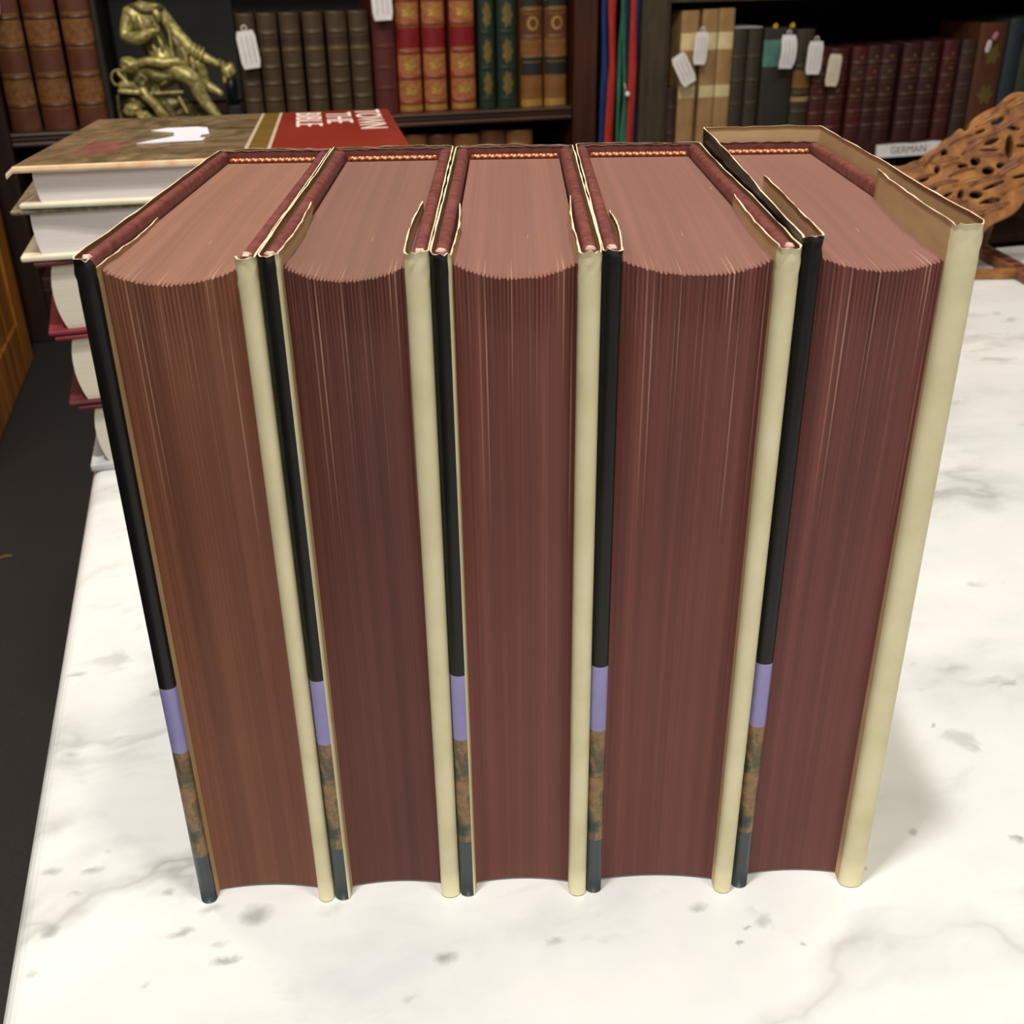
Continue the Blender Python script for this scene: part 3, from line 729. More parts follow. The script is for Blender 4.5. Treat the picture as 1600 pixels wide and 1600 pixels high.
for (s0, s1), lab in zip([(.0207, .0633), (.0685, .1125)], ['left amber and brown book with gilt wreath', 'right amber and brown book with gilt wreath, against the bookcase post']):
    b_ = spine_book(s0, s1, SZ, .262, .14, M_goldbr, lab, 'amber books with gilt wreaths', (.1335, .170, .2195), [(.046, .060, M_gold), (.104, .137, M_blackcl), (.170, .2195, M_brown), (.223, .262, M_blackcl)], M_gold, name='calf_book', bulge=.0008)
    vs, fs = [], []                                          # gilt wreath ring
    wd = s1-s0
    for k in range(20):
        a = 2*math.pi*k/20
        for rr in (.0105+.0010*(k % 2), .0070):
            x = wd/2+rr*math.cos(a); u = x/wd; c = 1-(2*u-1)**2
            vs.append((x, wd*.2*(1-max(c, 0)**.8)-.0008, .2465-.0495-SZ+.0000+rr*1.15*math.sin(a)))
    for k in range(20): fs.append((2*k, 2*((k+1) % 20), 2*((k+1) % 20)+1, 2*k+1))
    meshobj('gilt_wreath', vs, fs, M_gold, b_)
# lower shelf of the left bookcase: brown leather tops
xs = [-.905, -.845, -.79, -.73, -.67, -.61, -.555, -.50, -.44, -.385, -.33, -.275, -.222, -.168, -.116, -.062, -.008, .048]
lw = [('leftmost', 'behind the lying stack')]
for k in range(8, 17):
    s0, s1 = xs[k], xs[k+1]-.003
    hgt = .0035 - .0045*((k*7) % 3)/2
    lab = 'brown leather book on the lower shelf, %s bookcase post' % ('nearest the' if k == 16 else ['second', 'third', 'fourth', 'fifth', 'sixth', 'seventh', 'eighth', 'ninth'][15-k] + ' from the')
    spine_book(s0, s1, -.2145, hgt, .16, M_brown if k % 2 else M_goldbr, lab, 'brown leather books on the lower left shelf', (-.17, -.12, -.07, -.025), (), M_golddim, name='calf_book', d0=.012, bulge=.002)

# right bookcase ---------------------------------------------------------
RZ = -.0638
spine_book(.3268, .3480, RZ, .069, .12, M_plum, 'slim dark red-brown book left of the tan vellum books', bands=(-.02, .03), name='cloth_book', bulge=.001)
for (s0, s1), lab, zt in zip([(.3508, .3870), (.3960, .4290), (.4312, .4640)], ['leftmost tan vellum book with two cream bands, behind a white tag', 'middle tan vellum book with two cream bands', 'rightmost tan vellum book with two cream bands'], (.2105, .2120, .2130)):
    spine_book(s0, s1, RZ, zt, .16, M_vellum, lab, 'tan vellum books with cream bands', (), [(.1380, .1700, M_creamband), (.0478, .0706, M_creamband)], name='vellum_book', sag=.003, pages=M_pagec)
for (s0, s1), lab in zip([(.4656, .4970), (.4999, .5300)], ['dark olive cloth book touching the tan vellum books', 'dark olive cloth book left of the teal-labelled book']):
    spine_book(s0, s1, RZ, .1745, .14, M_darkol, lab, 'pair of dark olive cloth books', (-.018, .03, .075, .12), (), M_golddim, name='cloth_book', bulge=.0012, pages=M_pagew)
tl = spine_book(.5344, .6027, RZ, .1740, .15, M_darkgr, 'wide charcoal book with teal label, behind the curved white tag', bands=(), zones=[(.1010, .1520, M_teal)], name='cloth_book', sag=.004)
for k in range(9):
    box('gilt_line', .006+k*.0064, .0068+k*.0064, .0006+.0026*abs(k-4)/4, .004, .012, .046+.01*((k*5) % 3)/2, M_darkol, tl)
spine_book(.6086, .6500, RZ, .1690, .14, M_darkol, 'olive book with an ochre label, behind a white tag', None, (.008, .045, .098), [(.0570, .0910, M_ochre), (.030, .040, M_vellum)], M_golddim, name='calf_book')
rd = [(.6530, .6907), (.6925, .7337), (.7437, .7788), (.7795, .8124), (.8135, .8514), (.8651, .9080), (.9100, .9513), (.9617, .9967)]
rl = ['red morocco book behind the cream tag, first of its row', 'second red morocco book, just right of the cream tag', 'third red morocco book from the cream tag', 'fourth red morocco book from the cream tag', 'fifth red morocco book from the cream tag, above the left end of the shelf label', 'sixth red morocco book, above the middle of the shelf label', 'seventh red morocco book, above the right end of the shelf label', 'last red morocco book, with brighter edges beside a dark gap']
for k, ((s0, s1), lab) in enumerate(zip(rd, rl)):
    spine_book(s0, s1, RZ, .1285+.0085*k/7, .13, M_rust if k in (0, 1, 7, 2) else M_rust2, lab, 'red morocco set on the right bookcase shelf', (-.028, .002, .032, .066, .099), [(.070, .094, M_rust if k % 2 else M_plum)], M_golddim, (.14, .0035, 4), (.083, .112, .048), name='morocco_book', bulge=.0016)
spine_book(1.0055, 1.0400, RZ, .1375, .13, M_plum, 'plum-grey book between the red set and the taller brown book', None, (-.02, .01, .045, .08, .11), (), M_golddim, name='cloth_book', bulge=.001)
spine_book(1.0443, 1.1122, RZ, .1690, .15, M_pictbr, 'tall brown book with dull gilt roundels, near the carved stand', None, (), (), M_golddim, (.30, .022, 6), (.107, .025), name='cloth_book', sag=.008)
spine_book(1.1170, 1.1555, RZ, .1760, .15, M_navy, 'blue-grey book behind the top of the carved stand', name='cloth_book')
spine_book(1.1580, 1.2050, RZ, .180, .15, M_dgreen, 'dark green book at the right edge of the frame', name='cloth_book')
fb = thing('flat_leaflet', 'thin grey leaflet lying on top of the dark olive cloth books', 'leaflet', W3(.466, .012, .1752), RA)
bm = bmesh.new(); add_box(bm, 0, .064, 0, .09, 0, .0016, .0005); bmobj('sheets', bm, M_greyboard, fb)
for s_, lab in ((.5510, 'bright yellow sticky tab above the teal-labelled book'), (.5890, 'dull yellow sticky tab at the right top of the charcoal book')):
    yt = thing('sticky_tab', lab, 'tab', W3(s_, .008, .1700), RA)
    vs = [(0, 0, 0), (.010, 0, 0), (.010, -.002, .010), (0, -.002, .010), (.005, -.0035, .0135)]
    v2 = vs + [(x, y+.0006, z) for x, y, z in vs]
    meshobj('paper', v2, [(0,1,2,4,3), (5,8,9,7,6), (0,5,6,1), (1,6,7,2), (2,7,9,4), (4,9,8,3), (3,8,5,0)], mottled('yellow_tab', s2l((214, 176, 20)), s2l((240, 206, 50)), 40, .5), yt)

# ---------------------------------------------------------------- hanging tags
def tag_card(s, d, z, w_, h_, ang, label, m=None, lines='v', curve=0, ear=True, tilt=0, name='price_tag'):
    t_ = thing(name, label, 'tag', W3(s, d, z), RA)
    t_.rotation_euler = Euler((tilt, ang, RA))
    n = 6; out = []; c = .0028
    base = [(-w_/2, -h_+c), (-w_/2+c, -h_), (w_/2-c, -h_), (w_/2, -h_+c), (w_/2, -c), (w_/2-c, 0), (-w_/2+c, 0), (-w_/2, -c)]
    vs, fs = [], []
    rows = [-h_*k/n for k in range(n+1)]
    for side in (0, .0007):
        for z_ in rows:
            ins = c if z_ in (rows[0], rows[-1]) else 0
            for x in (-w_/2+ins, 0, w_/2-ins):
                vs.append((x+curve*math.sin(math.pi*z_/-h_), side - curve*.8*math.sin(math.pi*z_/-h_), z_))
    q = 3*(n+1)
    for j in range(n):
        for k in range(2):
            a = j*3+k; fs.append((a, a+3, a+4, a+1)); fs.append((q+a, q+a+1, q+a+4, q+a+3))
        for k in (0, 2):
            a = j*3+k; fs.append((a, q+a, q+a+3, a+3) if k == 0 else (a, a+3, q+a+3, q+a))
    for k in range(2): fs.append((k, k+1, q+k+1, q+k)); a = n*3+k; fs.append((a, q+a, q+a+1, a+1))
    meshobj('card', vs, fs, m or M_tagw, t_)
    for k in range(3):
        x = -w_*.26+w_*.26*k
        pts = [(x+curve*math.sin(math.pi*f), -.0007-curve*.8*math.sin(math.pi*f), -h_*f) for f in (.14, .3, .5, .7, .88)]
        vs, fs = [], []
        for p in pts: vs += [(p[0], p[1], p[2]), (p[0]+.0012, p[1], p[2])]
        for j in range(4): fs.append((2*j, 2*j+2, 2*j+3, 2*j+1))
        meshobj('print_line', vs, fs, M_ink, t_)
    if ear:
        bm = bmesh.new(); add_tube(bm, [(.0045*math.cos(a), .0003, .004+.0045*math.sin(a)) for a in [2*math.pi*k/12 for k in range(13)]], .0011, 6); bmobj('string_loop', bm, M_string, t_)
    return t_
F = -.016
tag_card(-.4990, F, .2010, .0335, .0630, R(-6)*-1*-1, 'white tag with a ring top, hanging before the first olive book')
tag_card(-.2510, F, .2900, .0370, .0790, R(-2), 'white tag hanging over the maroon cloth book')
tag_card(-.925, F, .262, .060, .022, R(8), 'white tag corner at the very top left of the frame', ear=False)
tag_card(.3300, F-.012, .1330, .0320, .0620, R(-30), 'tilted white tag sticking out left of the tan vellum books', ear=False)
tag_card(.3860, F, .1730, .0280, .0600, R(3), 'white tag hanging on the leftmost tan vellum book')
tag_card(.5740, F-.004, .1620, .0340, .0630, R(2), 'curved white tag in front of the teal label', curve=.003)
tag_card(.6400, F, .1480, .0340, .0630, R(2), 'white tag over the olive book with ochre label')
tag_card(.6880, F, .1220, .0300, .0620, R(4), 'cream ruled tag on the first red morocco book', m=M_tagcream, ear=False)
tag_card(1.0520, F, .1370, .0110, .0240, R(10), 'small folded white tag at the brown book with gilt roundels', ear=False)
tag_card(1.0660, F, .1530, .0095, .0170, R(28), 'small pink slip above the folded white tag', m=mottled('pink_slip', s2l((196, 92, 140)), s2l((214, 120, 164)), 40, .6), ear=False)
tag_card(1.1480, F, .1760, .0220, .0300, R(4), 'white tag cut by the right edge of the frame', ear=False)
tag_card(.0640, F, .2620, .0060, .0240, R(6), 'tiny white tag tip between the two amber books', ear=False)
# shelf label with writing
sl = thing('shelf_label', 'white shelf label with faint GERMAN lettering on the right bookcase', 'label', W3(.8110, -.0215, -.0910), RA)
sl.rotation_euler = Euler((R(-8), 0, RA))
vs = [(0, 0), (.138, .0005), (.150, .0065), (.158, .0110), (.164, .0090), (.1655, .0130), (.164, .0235), (.158, .0275), (.140, .0285), (.090, .0262), (.060, .0275), (0, .0270)]
bm = bmesh.new(); f = bm.faces.new([bm.verts.new((x, 0, z)) for x, z in vs]); r_ = bmesh.ops.extrude_face_region(bm, geom=[f])
bmesh.ops.translate(bm, vec=(0, .004, 0), verts=[g for g in r_['geom'] if isinstance(g, bmesh.types.BMVert)])
bmobj('card', bm, M_tagw, sl)
text_mesh('lettering', 'GERMAN', .021, (.078, -.0004, .0135), (R(90), 0, 0), M_inkdark, sl, .0002, 1.05)

# ---------------------------------------------------------------- ribbons hanging between the bookcases
def ribbon(name, label, pts, w_, m, d=-.012):
    """pts: (s, z, half width factor, twist) down the ribbon"""
    t_ = thing(name, label, 'ribbon', W3(pts[0][0], d, pts[0][1]), RA, 'ribbons hanging between the bookcases')
    vs, fs = [], []
    rows = []
    n = len(pts); K = (n-1)*5
    for k in range(K+1):
        f = k/5; i = min(int(f), n-2); q = f-i; q = q*q*(3-2*q)
        a, b = pts[i], pts[i+1]
        rows.append([a[j]+(b[j]-a[j])*q for j in range(4)])
    for off in (0, .0006):
        for s_, z_, wf, tw in rows:
            for x in (-1, -.3, .3, 1):
                hw = w_*wf/2
                vs.append((s_-pts[0][0]+x*hw*math.cos(tw), x*hw*math.sin(tw) + .0015*math.sin(x*2+z_*30) + off, z_-pts[0][1]))
    m_ = 4*(K+1)
    for k in range(K):
        for j in range(3):
            a = k*4+j; fs.append((a, a+4, a+5, a+1)); fs.append((m_+a, m_+a+1, m_+a+5, m_+a+4))
        fs.append((k*4, m_+k*4, m_+k*4+4, k*4+4)); fs.append((k*4+3, k*4+7, m_+k*4+7, m_+k*4+3))
    fs.append((0, 1, 2, 3, m_+3, m_+2, m_+1, m_)); e = K*4
    fs.append((e+3, e+2, e+1, e, m_+e, m_+e+1, m_+e+2, m_+e+3))
    meshobj('band', vs, fs, m, t_, smooth=True)
    return t_
Mr = mottled('red_ribbon', s2l((158, 40, 30)), s2l((190, 58, 44)), 60, .4, (3, 3, .4), .1)
Mb = mottled('blue_ribbon', s2l((26, 42, 88)), s2l((40, 62, 118)), 60, .4, (3, 3, .4), .1)
Mg = mottled('green_ribbon', s2l((36, 92, 68)), s2l((60, 126, 96)), 60, .4, (3, 3, .4), .1)
Md = mottled('dark_blue_ribbon', s2l((16, 44, 66)), s2l((28, 62, 88)), 60, .4, (3, 3, .4), .1)
zt_, zm, zb_ = .42, .12, -.30
ribbon('hanging_ribbon', 'deep blue ribbon at the left, next to the mahogany post', [(.1835, zt_, 1, 0), (.1835, .22, 1, 0), (.1870, zm, 1.15, .2), (.1840, .0, 1, 0), (.180, zb_, 1, 0)], .0125, Mb, -.006)
ribbon('hanging_ribbon', 'wide red ribbon between the blue and green ribbons', [(.1975, zt_, 1, 0), (.1975, .22, 1, .1), (.2010, zm, .8, .2), (.1970, .0, 1.1, 0), (.196, zb_, 1, 0)], .0165, Mr, -.010)
ribbon('hanging_ribbon', 'thin pale green ribbon with a knot', [(.2150, zt_, 1, 0), (.2160, .205, 1, 0), (.2125, .16, .9, 0), (.2125, .05, 1, 0), (.2120, zb_, .8, 0)], .0065, Mg, -.018)
ribbon('hanging_ribbon', 'green ribbon under the small white bead, widening downward', [(.2205, .21, .9, 0), (.2230, .13, .6, .2), (.2270, .055, .5, .1), (.2270, -.01, 1.7, 0), (.227, zb_, 1.9, 0)], .0100, Mg, -.014)
ribbon('hanging_ribbon', 'dark teal-blue ribbon left of the bright red one', [(.2275, zt_, 1, 0), (.2280, .15, 1, 0), (.2290, .08, .5, 0), (.2285, .0, .4, 0), (.228, zb_, .5, 0)], .0150, Md, -.007)
ribbon('hanging_ribbon', 'bright red ribbon at the right beside the olive-brown side panel', [(.2395, zt_, .7, 0), (.2400, .22, .8, 0), (.2420, .12, 1.1, .1), (.2410, .0, .9, 0), (.240, zb_, .7, 0)], .0150, Mr, -.013)
ribbon('hanging_ribbon', 'purple-blue ribbon edge behind the bright red ribbon', [(.2500, zt_, 1, 0), (.2510, .18, 1, 0), (.2490, .08, .8, 0), (.2500, .0, 1.2, 0), (.250, zb_, 1.2, 0)], .0110, Mb, -.004)
bd = thing('bead', 'small white bead tied on the green ribbon', 'bead', W3(.2305, -.020, .0640), RA)
bm = bmesh.new(); bmesh.ops.create_icosphere(bm, subdivisions=2, radius=.0048, matrix=Matrix.Diagonal((1, 1, 1.15, 1))); bmobj('ball', bm, M_tagw, bd, True)
bm = bmesh.new(); add_tube(bm, [(-.002, .003, .004), (-.004, .006, .02)], .0008, 6); bmobj('cord', bm, M_string, bd)

# ---------------------------------------------------------------- golden oak cabinet at the left edge
oc = thing('oak_cabinet', 'golden oak cabinet side standing on the black floor at the left edge', 'cabinet', (-.895, 1.596, -.334), R(14.2))
box('carcass', -.60, -.004, -.55, .0, .0, 1.3, M_oak, oc, .002)
box('stile', -.0035, .006, -.075, .0, .0, 1.3, M_oak, oc, .002)
box('stile', -.0035, .006, -.55, -.475, .0, 1.3, M_oak, oc, .002)
box('rail', -.0035, .005, -.474, -.076, .0, .09, M_oak, oc, .002)
for k in range(5): box('plank', -.0035, .002, -.473+k*.0795, -.473+k*.0795+.0775, .0905, 1.3, M_oak, oc, .0015)

# ---------------------------------------------------------------- brass statue in the alcove
SD = .05
st = thing('brass_statue', 'cast brass statue of a seated figure with outstretched leg, in the dark alcove', 'statue', W3(-.655, SD, SZ), RA)
def sp(s_, z_, d=0): return Vector((s_+.655, d, z_-SZ))
def skin(name, pts, edges, radii, mat, par, sub=2, root=0):
    me = bpy.data.meshes.new(name); me.from_pydata([tuple(p) for p in pts], edges, []); me.update()
    o = bpy.data.objects.new(name, me); COL.objects.link(o)
    md = o.modifiers.new('skin', 'SKIN'); md.use_smooth_shade = True
    for i_, r_ in enumerate(radii):
        sv = me.skin_vertices[0].data[i_]; sv.radius = (r_, r_) if not isinstance(r_, tuple) else r_; sv.use_root = (i_ == root)
    s2 = o.modifiers.new('sub', 'SUBSURF'); s2.levels = sub; s2.render_levels = sub
    nm = bpy.data.meshes.new_from_object(o.evaluated_get(bpy.context.evaluated_depsgraph_get()))
    bpy.data.objects.remove(o); nm.name = name
    nm.materials.clear(); nm.materials.append(mat)
    o = bpy.data.objects.new(name, nm); COL.objects.link(o); o.parent = par
    return o
def lump(name, c, r3, par, mat, seed=0, amp=.12, rot=(0,0,0), sub=3):
    bm = bmesh.new(); bmesh.ops.create_icosphere(bm, subdivisions=sub, radius=1)
    rn = random.Random(seed); ph = [rn.uniform(0, 6) for _ in range(6)]
    for v in bm.verts:
        k = 1+amp*(math.sin(v.co.x*4+ph[0])*math.sin(v.co.z*5+ph[1])+.6*math.sin(v.co.y*7+ph[2]+v.co.z*3))
        v.co *= k
    M_ = Matrix.Translation(c) @ Euler(rot).to_matrix().to_4x4() @ Matrix.Diagonal((*r3, 1)); bm.transform(M_)
    return bmobj(name, bm, mat, par, True)
# body: pelvis root, torso, neck, head, two arms, two legs
pts = [sp(-.640, .140, .0), sp(-.655, .175, .0), sp(-.668, .212, -.004), sp(-.665, .238, -.006), sp(-.662, .250, -.010), sp(-.660, .268, -.016), sp(-.660, .284, -.014),
       sp(-.693, .232, -.008), sp(-.706, .192, -.016), sp(-.680, .192, -.036), sp(-.658, .203, -.044), sp(-.650, .207, -.047),
       sp(-.640, .232, -.002), sp(-.620, .200, -.006), sp(-.590, .165, -.016), sp(-.560, .149, -.024), sp(-.546, .141, -.026),
       sp(-.632, .136, -.022), sp(-.600, .126, -.042), sp(-.586, .086, -.036), sp(-.560, .050, -.044), sp(-.545, .046, -.052),
       sp(-.618, .146, .006), sp(-.581, .150, -.012), sp(-.579, .108, -.006), sp(-.556, .096, -.018), sp(-.548, .090, -.022)]
edges = [(0,1),(1,2),(2,3),(3,4),(4,5),(5,6),(3,7),(7,8),(8,9),(9,10),(10,11),(3,12),(12,13),(13,14),(14,15),(15,16),(0,17),(17,18),(18,19),(19,20),(20,21),(0,22),(22,23),(23,24),(24,25),(25,26)]
rad = [.023,.023,.026,.021,.009,.014,.011, .014,.0135,.012,.007,.0055, .0135,.013,.0115,.008,.005, .018,.0155,.0128,.008,.005, .017,.0145,.0115,.0072,.005]
skin('figure', pts, edges, rad, M_brass, st)
# fingers of both hands
bm = bmesh.new()
for k in range(4):
    a = sp(-.548, .142+.002*(k-1.5), -.027); add_tube(bm, [a, a+Vector((.006, -.002, .001+.0018*(k-1.5))), a+Vector((.011-.001*abs(k-1.5), -.005, -.002+.0024*(k-1.5)))], [.0019, .0017, .0011], 6)
add_tube(bm, [sp(-.551, .147, -.027), sp(-.547, .153, -.030)], [.002, .0012], 6)
for k in range(4):
    a = sp(-.652, .207+.002*(k-1.5), -.047); add_tube(bm, [a, a+Vector((.006, -.001, .001)), a+Vector((.009, .004, .000))], [.0019, .0017, .0011], 6)
add_tube(bm, [sp(-.655, .209, -.046), sp(-.650, .216, -.048)], [.002, .0012], 6)
fg = bmobj('fingers', bm, M_brass, st); fg['kind'] = 'stuff'
# face, hair and hat (just above the frame)
bm = bmesh.new()
add_box(bm, -.0018, .0018, -.0045, .0, -.004, .004, .001); bm.transform(Matrix.Translation(sp(-.660, .270, -.0290)))
bmobj('nose', bm, M_brass, st)
for q in (-.005, .005):
    bm = bmesh.new(); bmesh.ops.create_icosphere(bm, subdivisions=2, radius=.0018, matrix=Matrix.Translation(sp(-.660+q, .2745, -.0275))); bmobj('eye', bm, M_brassdark, st, True)
lump('hair', sp(-.660, .283, -.008), (.0155, .0155, .012), st, M_brassdark, 3, .14)
# sleeve folds on the outstretched arm
for k in range(4):
    c = sp(-.598+.0065*k, .171-.0035*k, -.014-.002*k)
    bm = bmesh.new(); add_tube(bm, [c+Vector((0, .0115*math.cos(a), .0115*math.sin(a))) for a in [2*math.pi*q/14 for q in range(15)]], .0026, 6)
    bm.transform(Matrix.Translation(c) @ Matrix.Rotation(R(25), 4, 'Y') @ Matrix.Translation(-c)); bmobj('sleeve_fold', bm, M_brass, st)
# coat collar, belt, coat skirt and drapery
skin('collar', [sp(-.690, .246, -.014), sp(-.670, .236, -.028), sp(-.648, .236, -.026), sp(-.634, .242, -.010)], [(0,1),(1,2),(2,3)], [.005,.0055,.006,.005], M_brassdark, st)
skin('cravat', [sp(-.650, .238, -.028), sp(-.643, .226, -.030), sp(-.646, .216, -.028)], [(0,1),(1,2)], [.006,.008,.004], M_brass, st)
skin('chest_fold', [sp(-.678, .232, -.027), sp(-.674, .214, -.031), sp(-.668, .200, -.028)], [(0,1),(1,2)], [.006,.0075,.005], M_brass, st)
skin('staff', [sp(-.6285, .232, -.026), sp(-.6290, .190, -.030), sp(-.6280, .150, -.034)], [(0,1),(1,2)], [.0022,.0022,.0026], M_brass, st, 1)
skin('coat_skirt', [sp(-.628, .196, -.012), sp(-.612, .168, -.014), sp(-.612, .142, -.012), sp(-.625, .132, -.020)], [(0,1),(1,2),(2,3)], [.008,.014,.014,.008], M_brassdark, st)
skin('drapery', [sp(-.700, .148, -.016), sp(-.672, .154, -.030), sp(-.645, .150, -.034), sp(-.620, .152, -.034), sp(-.605, .146, -.03)], [(0,1),(1,2),(2,3),(3,4)], [.007,.009,.011,.008,.004], M_brass, st)
skin('drapery', [sp(-.690, .136, -.018), sp(-.664, .128, -.034), sp(-.640, .124, -.034), sp(-.632, .132, -.036)], [(0,1),(1,2),(2,3)], [.010,.014,.012,.006], M_brassdark, st)
skin('coat', [sp(-.640, .146, .002), sp(-.655, .176, -.002), sp(-.668, .208, -.006), sp(-.672, .224, -.006)], [(0,1),(1,2),(2,3)], [.0235,.0255,.0275,.0245], M_brassdark, st)
for k, (a_, b_) in enumerate((((-.650, .196), (-.645, .165)), ((-.662, .182), (-.655, .158)), ((-.612, .176), (-.606, .140)), ((-.598, .160), (-.596, .132)))):
    skin('coat_fold', [sp(*a_, -.026+.004*(k > 1)), sp((a_[0]+b_[0])/2+.003, (a_[1]+b_[1])/2, -.029+.006*(k > 1)), sp(*b_, -.026+.004*(k > 1))], [(0,1),(1,2)], [.003,.0045,.003], M_brass, st, 1)
lump('seat_cushion', sp(-.668, .126, -.004), (.036, .028, .024), st, M_brass, 51, .16)
lump('saddle_bag', sp(-.686, .120, -.026), (.015, .012, .017), st, M_brassdark, 52, .2)
lump('tassel_knot', sp(-.650, .122, -.034), (.011, .008, .010), st, M_brass, 53, .25)
lump('rock', sp(-.652, .078, .0), (.040, .026, .022), st, M_brassdark, 54, .22)
lump('rock', sp(-.622, .064, -.008), (.022, .020, .016), st, M_brassdark, 55, .25)
lump('rock', sp(-.706, .086, -.002), (.026, .022, .020), st, M_brassdark, 56, .25)
# chest with nameplate, bags, ring and hanging cloth on the left
box('chest', .655-.700, .655-.622, -.022, .03, .044, .082, M_brassdark, st, .003)
for z_ in (.0508, .0735): box('chest_moulding', .655-.703, .655-.619, -.0265, .031, z_, z_+.0045, M_brass, st, .001)
bm = bmesh.new(); add_box(bm, .655-.696, .655-.660, -.026, -.0222, .0560, .0725, .001); bmobj('name_plate', bm, M_brass, st)
lump('bundle', sp(-.706, .148, -.020), (.016, .014, .013), st, M_brass, 5, .16)
lump('bundle', sp(-.712, .112, -.022), (.020, .015, .010), st, M_brass, 8, .18, (0, R(12), 0))
box('ledge', .655-.738, .655-.690, -.036, .02, .048, .0555, M_brass, st, .002).rotation_euler = (0, R(6), 0)
bm = bmesh.new(); add_tube(bm, [sp(-.728+.0125*math.cos(a), .127+.0135*math.sin(a), -.020) for a in [2*math.pi*q/20 for q in range(21)]], .0019, 6); bmobj('ring', bm, M_brass, st)
skin('strap', [sp(-.729, .138, -.022), sp(-.716, .120, -.026), sp(-.704, .112, -.030)], [(0,1),(1,2)], [.0035,.004,.0035], M_brass, st)
skin('hanging_cloth', [sp(-.692, .112, -.030), sp(-.684, .094, -.038), sp(-.672, .084, -.036), sp(-.664, .068, -.036), sp(-.652, .050, -.036)], [(0,1),(1,2),(2,3),(3,4)], [.008,.010,.008,.011,.012], M_brass, st)
skin('hanging_cloth', [sp(-.660, .088, -.036), sp(-.648, .070, -.034), sp(-.640, .050, -.034)], [(0,1),(1,2)], [.008,.010,.011], M_brassdark, st)
lump('boot', sp(-.712, .072, -.030), (.017, .016, .012), st, M_brass, 11, .15, (0, R(-14), 0))
lump('boot', sp(-.694, .060, -.036), (.013, .012, .010), st, M_brass, 14, .15)
skin('post_foot', [sp(-.734, .100, -.020), sp(-.737, .074, -.022), sp(-.734, .052, -.022)], [(0,1),(1,2)], [.004,.003,.005], M_brassdark, st)
skin('sword', [sp(-.629, .094, -.036), sp(-.616, .062, -.040)], [(0,1)], [.0038,.0030], M_brass, st)
lump('helmet', sp(-.534, .131, -.026), (.013, .012, .0155), st, M_brass, 21, .10, (0, R(20), 0))
lump('helmet_crest', sp(-.543, .117, -.030), (.004, .004, .006), st, M_brass, 22, .1)
lump('rock_base', sp(-.655, .0555, .004), (.074, .040, .0075), st, M_brassdark, 31, .06)
bm = bmesh.new(); add_box(bm, -.082, .098, -.055, .05, .0004, .006, .0025); bmobj('base_plate', bm, M_brassdark, st)
gb = thing('stone_bookend', 'dark grey stone bookend beside the first olive book', 'bookend', W3(-.5425, .075, SZ), RA)
lump('stone', Vector((.012, .04, .050)), (.011, .032, .036), gb, mottled('grey_stone', s2l((38, 42, 44)), s2l((66, 72, 74)), 40, .4), 41, .1)
box('foot', 0, .026, 0, .09, 0, .020, M_blackcl, gb, .002)

# ---------------------------------------------------------------- carved wooden stand on the table at the right
M_carved = mottled('carved_walnut', s2l((92, 56, 28)), s2l((168, 112, 54)), 60, .5, bump=.6)
M_carved2 = mottled('carved_walnut_dark', s2l((84, 48, 28)), s2l((150, 94, 62)), 80, .5, bump=.6)
cs = thing('carved_book_stand', 'pierced carved wooden stand at the right edge of the table, behind the volumes', 'stand', (.5, .86, .0006), 0)
LEAN = R(22)
OUT = [(-0.0935, 0.1201), (-0.0879, 0.1174), (-0.0625, 0.1244), (-0.0544, 0.1344), (-0.0414, 0.1397), (-0.0374, 0.1463), (-0.0279, 0.1502), (-0.0219, 0.1582), (-0.0169, 0.1535), (-0.0101, 0.1567), (-0.0096, 0.1654), (0.0059, 0.1759), (0.0223, 0.1811), (0.0268, 0.1897), (0.037, 0.1949), (0.048, 0.1934), (0.0684, 0.1998), (0.0964, 0.1861), (0.1115, 0.1524), (0.0989, 0.1189), (0.0789, 0.0988), (0.0547, 0.0951), (0.0469, 0.0789), (0.0375, 0.0681), (0.0215, 0.0615), (0.0080, 0.0540), (-0.0020, 0.036), (-0.0050, 0.0035), (-0.0250, 0.0035), (-0.0516, 0.0461), (-0.0873, 0.0875), (-0.1016, 0.1081)]
HOLES = [((-0.0377, 0.1319), 0.0031, 0.0044, 0), ((-0.0451, 0.1155), 0.0028, 0.0039, 0), ((-0.0595, 0.1053), 0.0055, 0.0017, 20), ((0.0186, 0.1661), 0.0066, 0.0029, 25), ((0.0356, 0.1582), 0.0066, 0.002, -10), ((0.0125, 0.1443), 0.0077, 0.0022, 20), ((0.032, 0.1386), 0.004, 0.0105, 0), ((0.0100, 0.1354), 0.010, 0.0011, 0), ((-0.0043, 0.1237), 0.0048, 0.0038, 0), ((-0.0175, 0.119), 0.0050, 0.0024, 0), ((0.01, 0.1137), 0.0060, 0.0036, 0), ((0.0230, 0.119), 0.004, 0.0026, 0), ((0.0161, 0.0982), 0.0116, 0.0016, 20), ((0.0451, 0.1077), 0.0083, 0.0016, 12), ((0.0450, 0.1395), 0.0060, 0.0014, 0), ((-0.0027, 0.0885), 0.0064, 0.0033, 0), ((-0.0191, 0.0887), 0.0029, 0.005, -10), ((0.0120, 0.0801), 0.011, 0.0036, 15), ((-0.0515, 0.0955), 0.0066, 0.0012, 0), ((-0.0332, 0.0889), 0.005, 0.0014, 25), ((-0.0001, 0.1549), 0.0055, 0.0015, 20),
         ((.066, .170), .008, .003, 30), ((.078, .145), .007, .004, 10), ((.060, .125), .006, .003, 20), ((.092, .160), .003, .008, 10), ((-.036, .068), .007, .003, -30), ((-.012, .060), .006, .003, 10), ((-.022, .035), .006, .003, 0), ((-.062, .080), .006, .003, -35)]
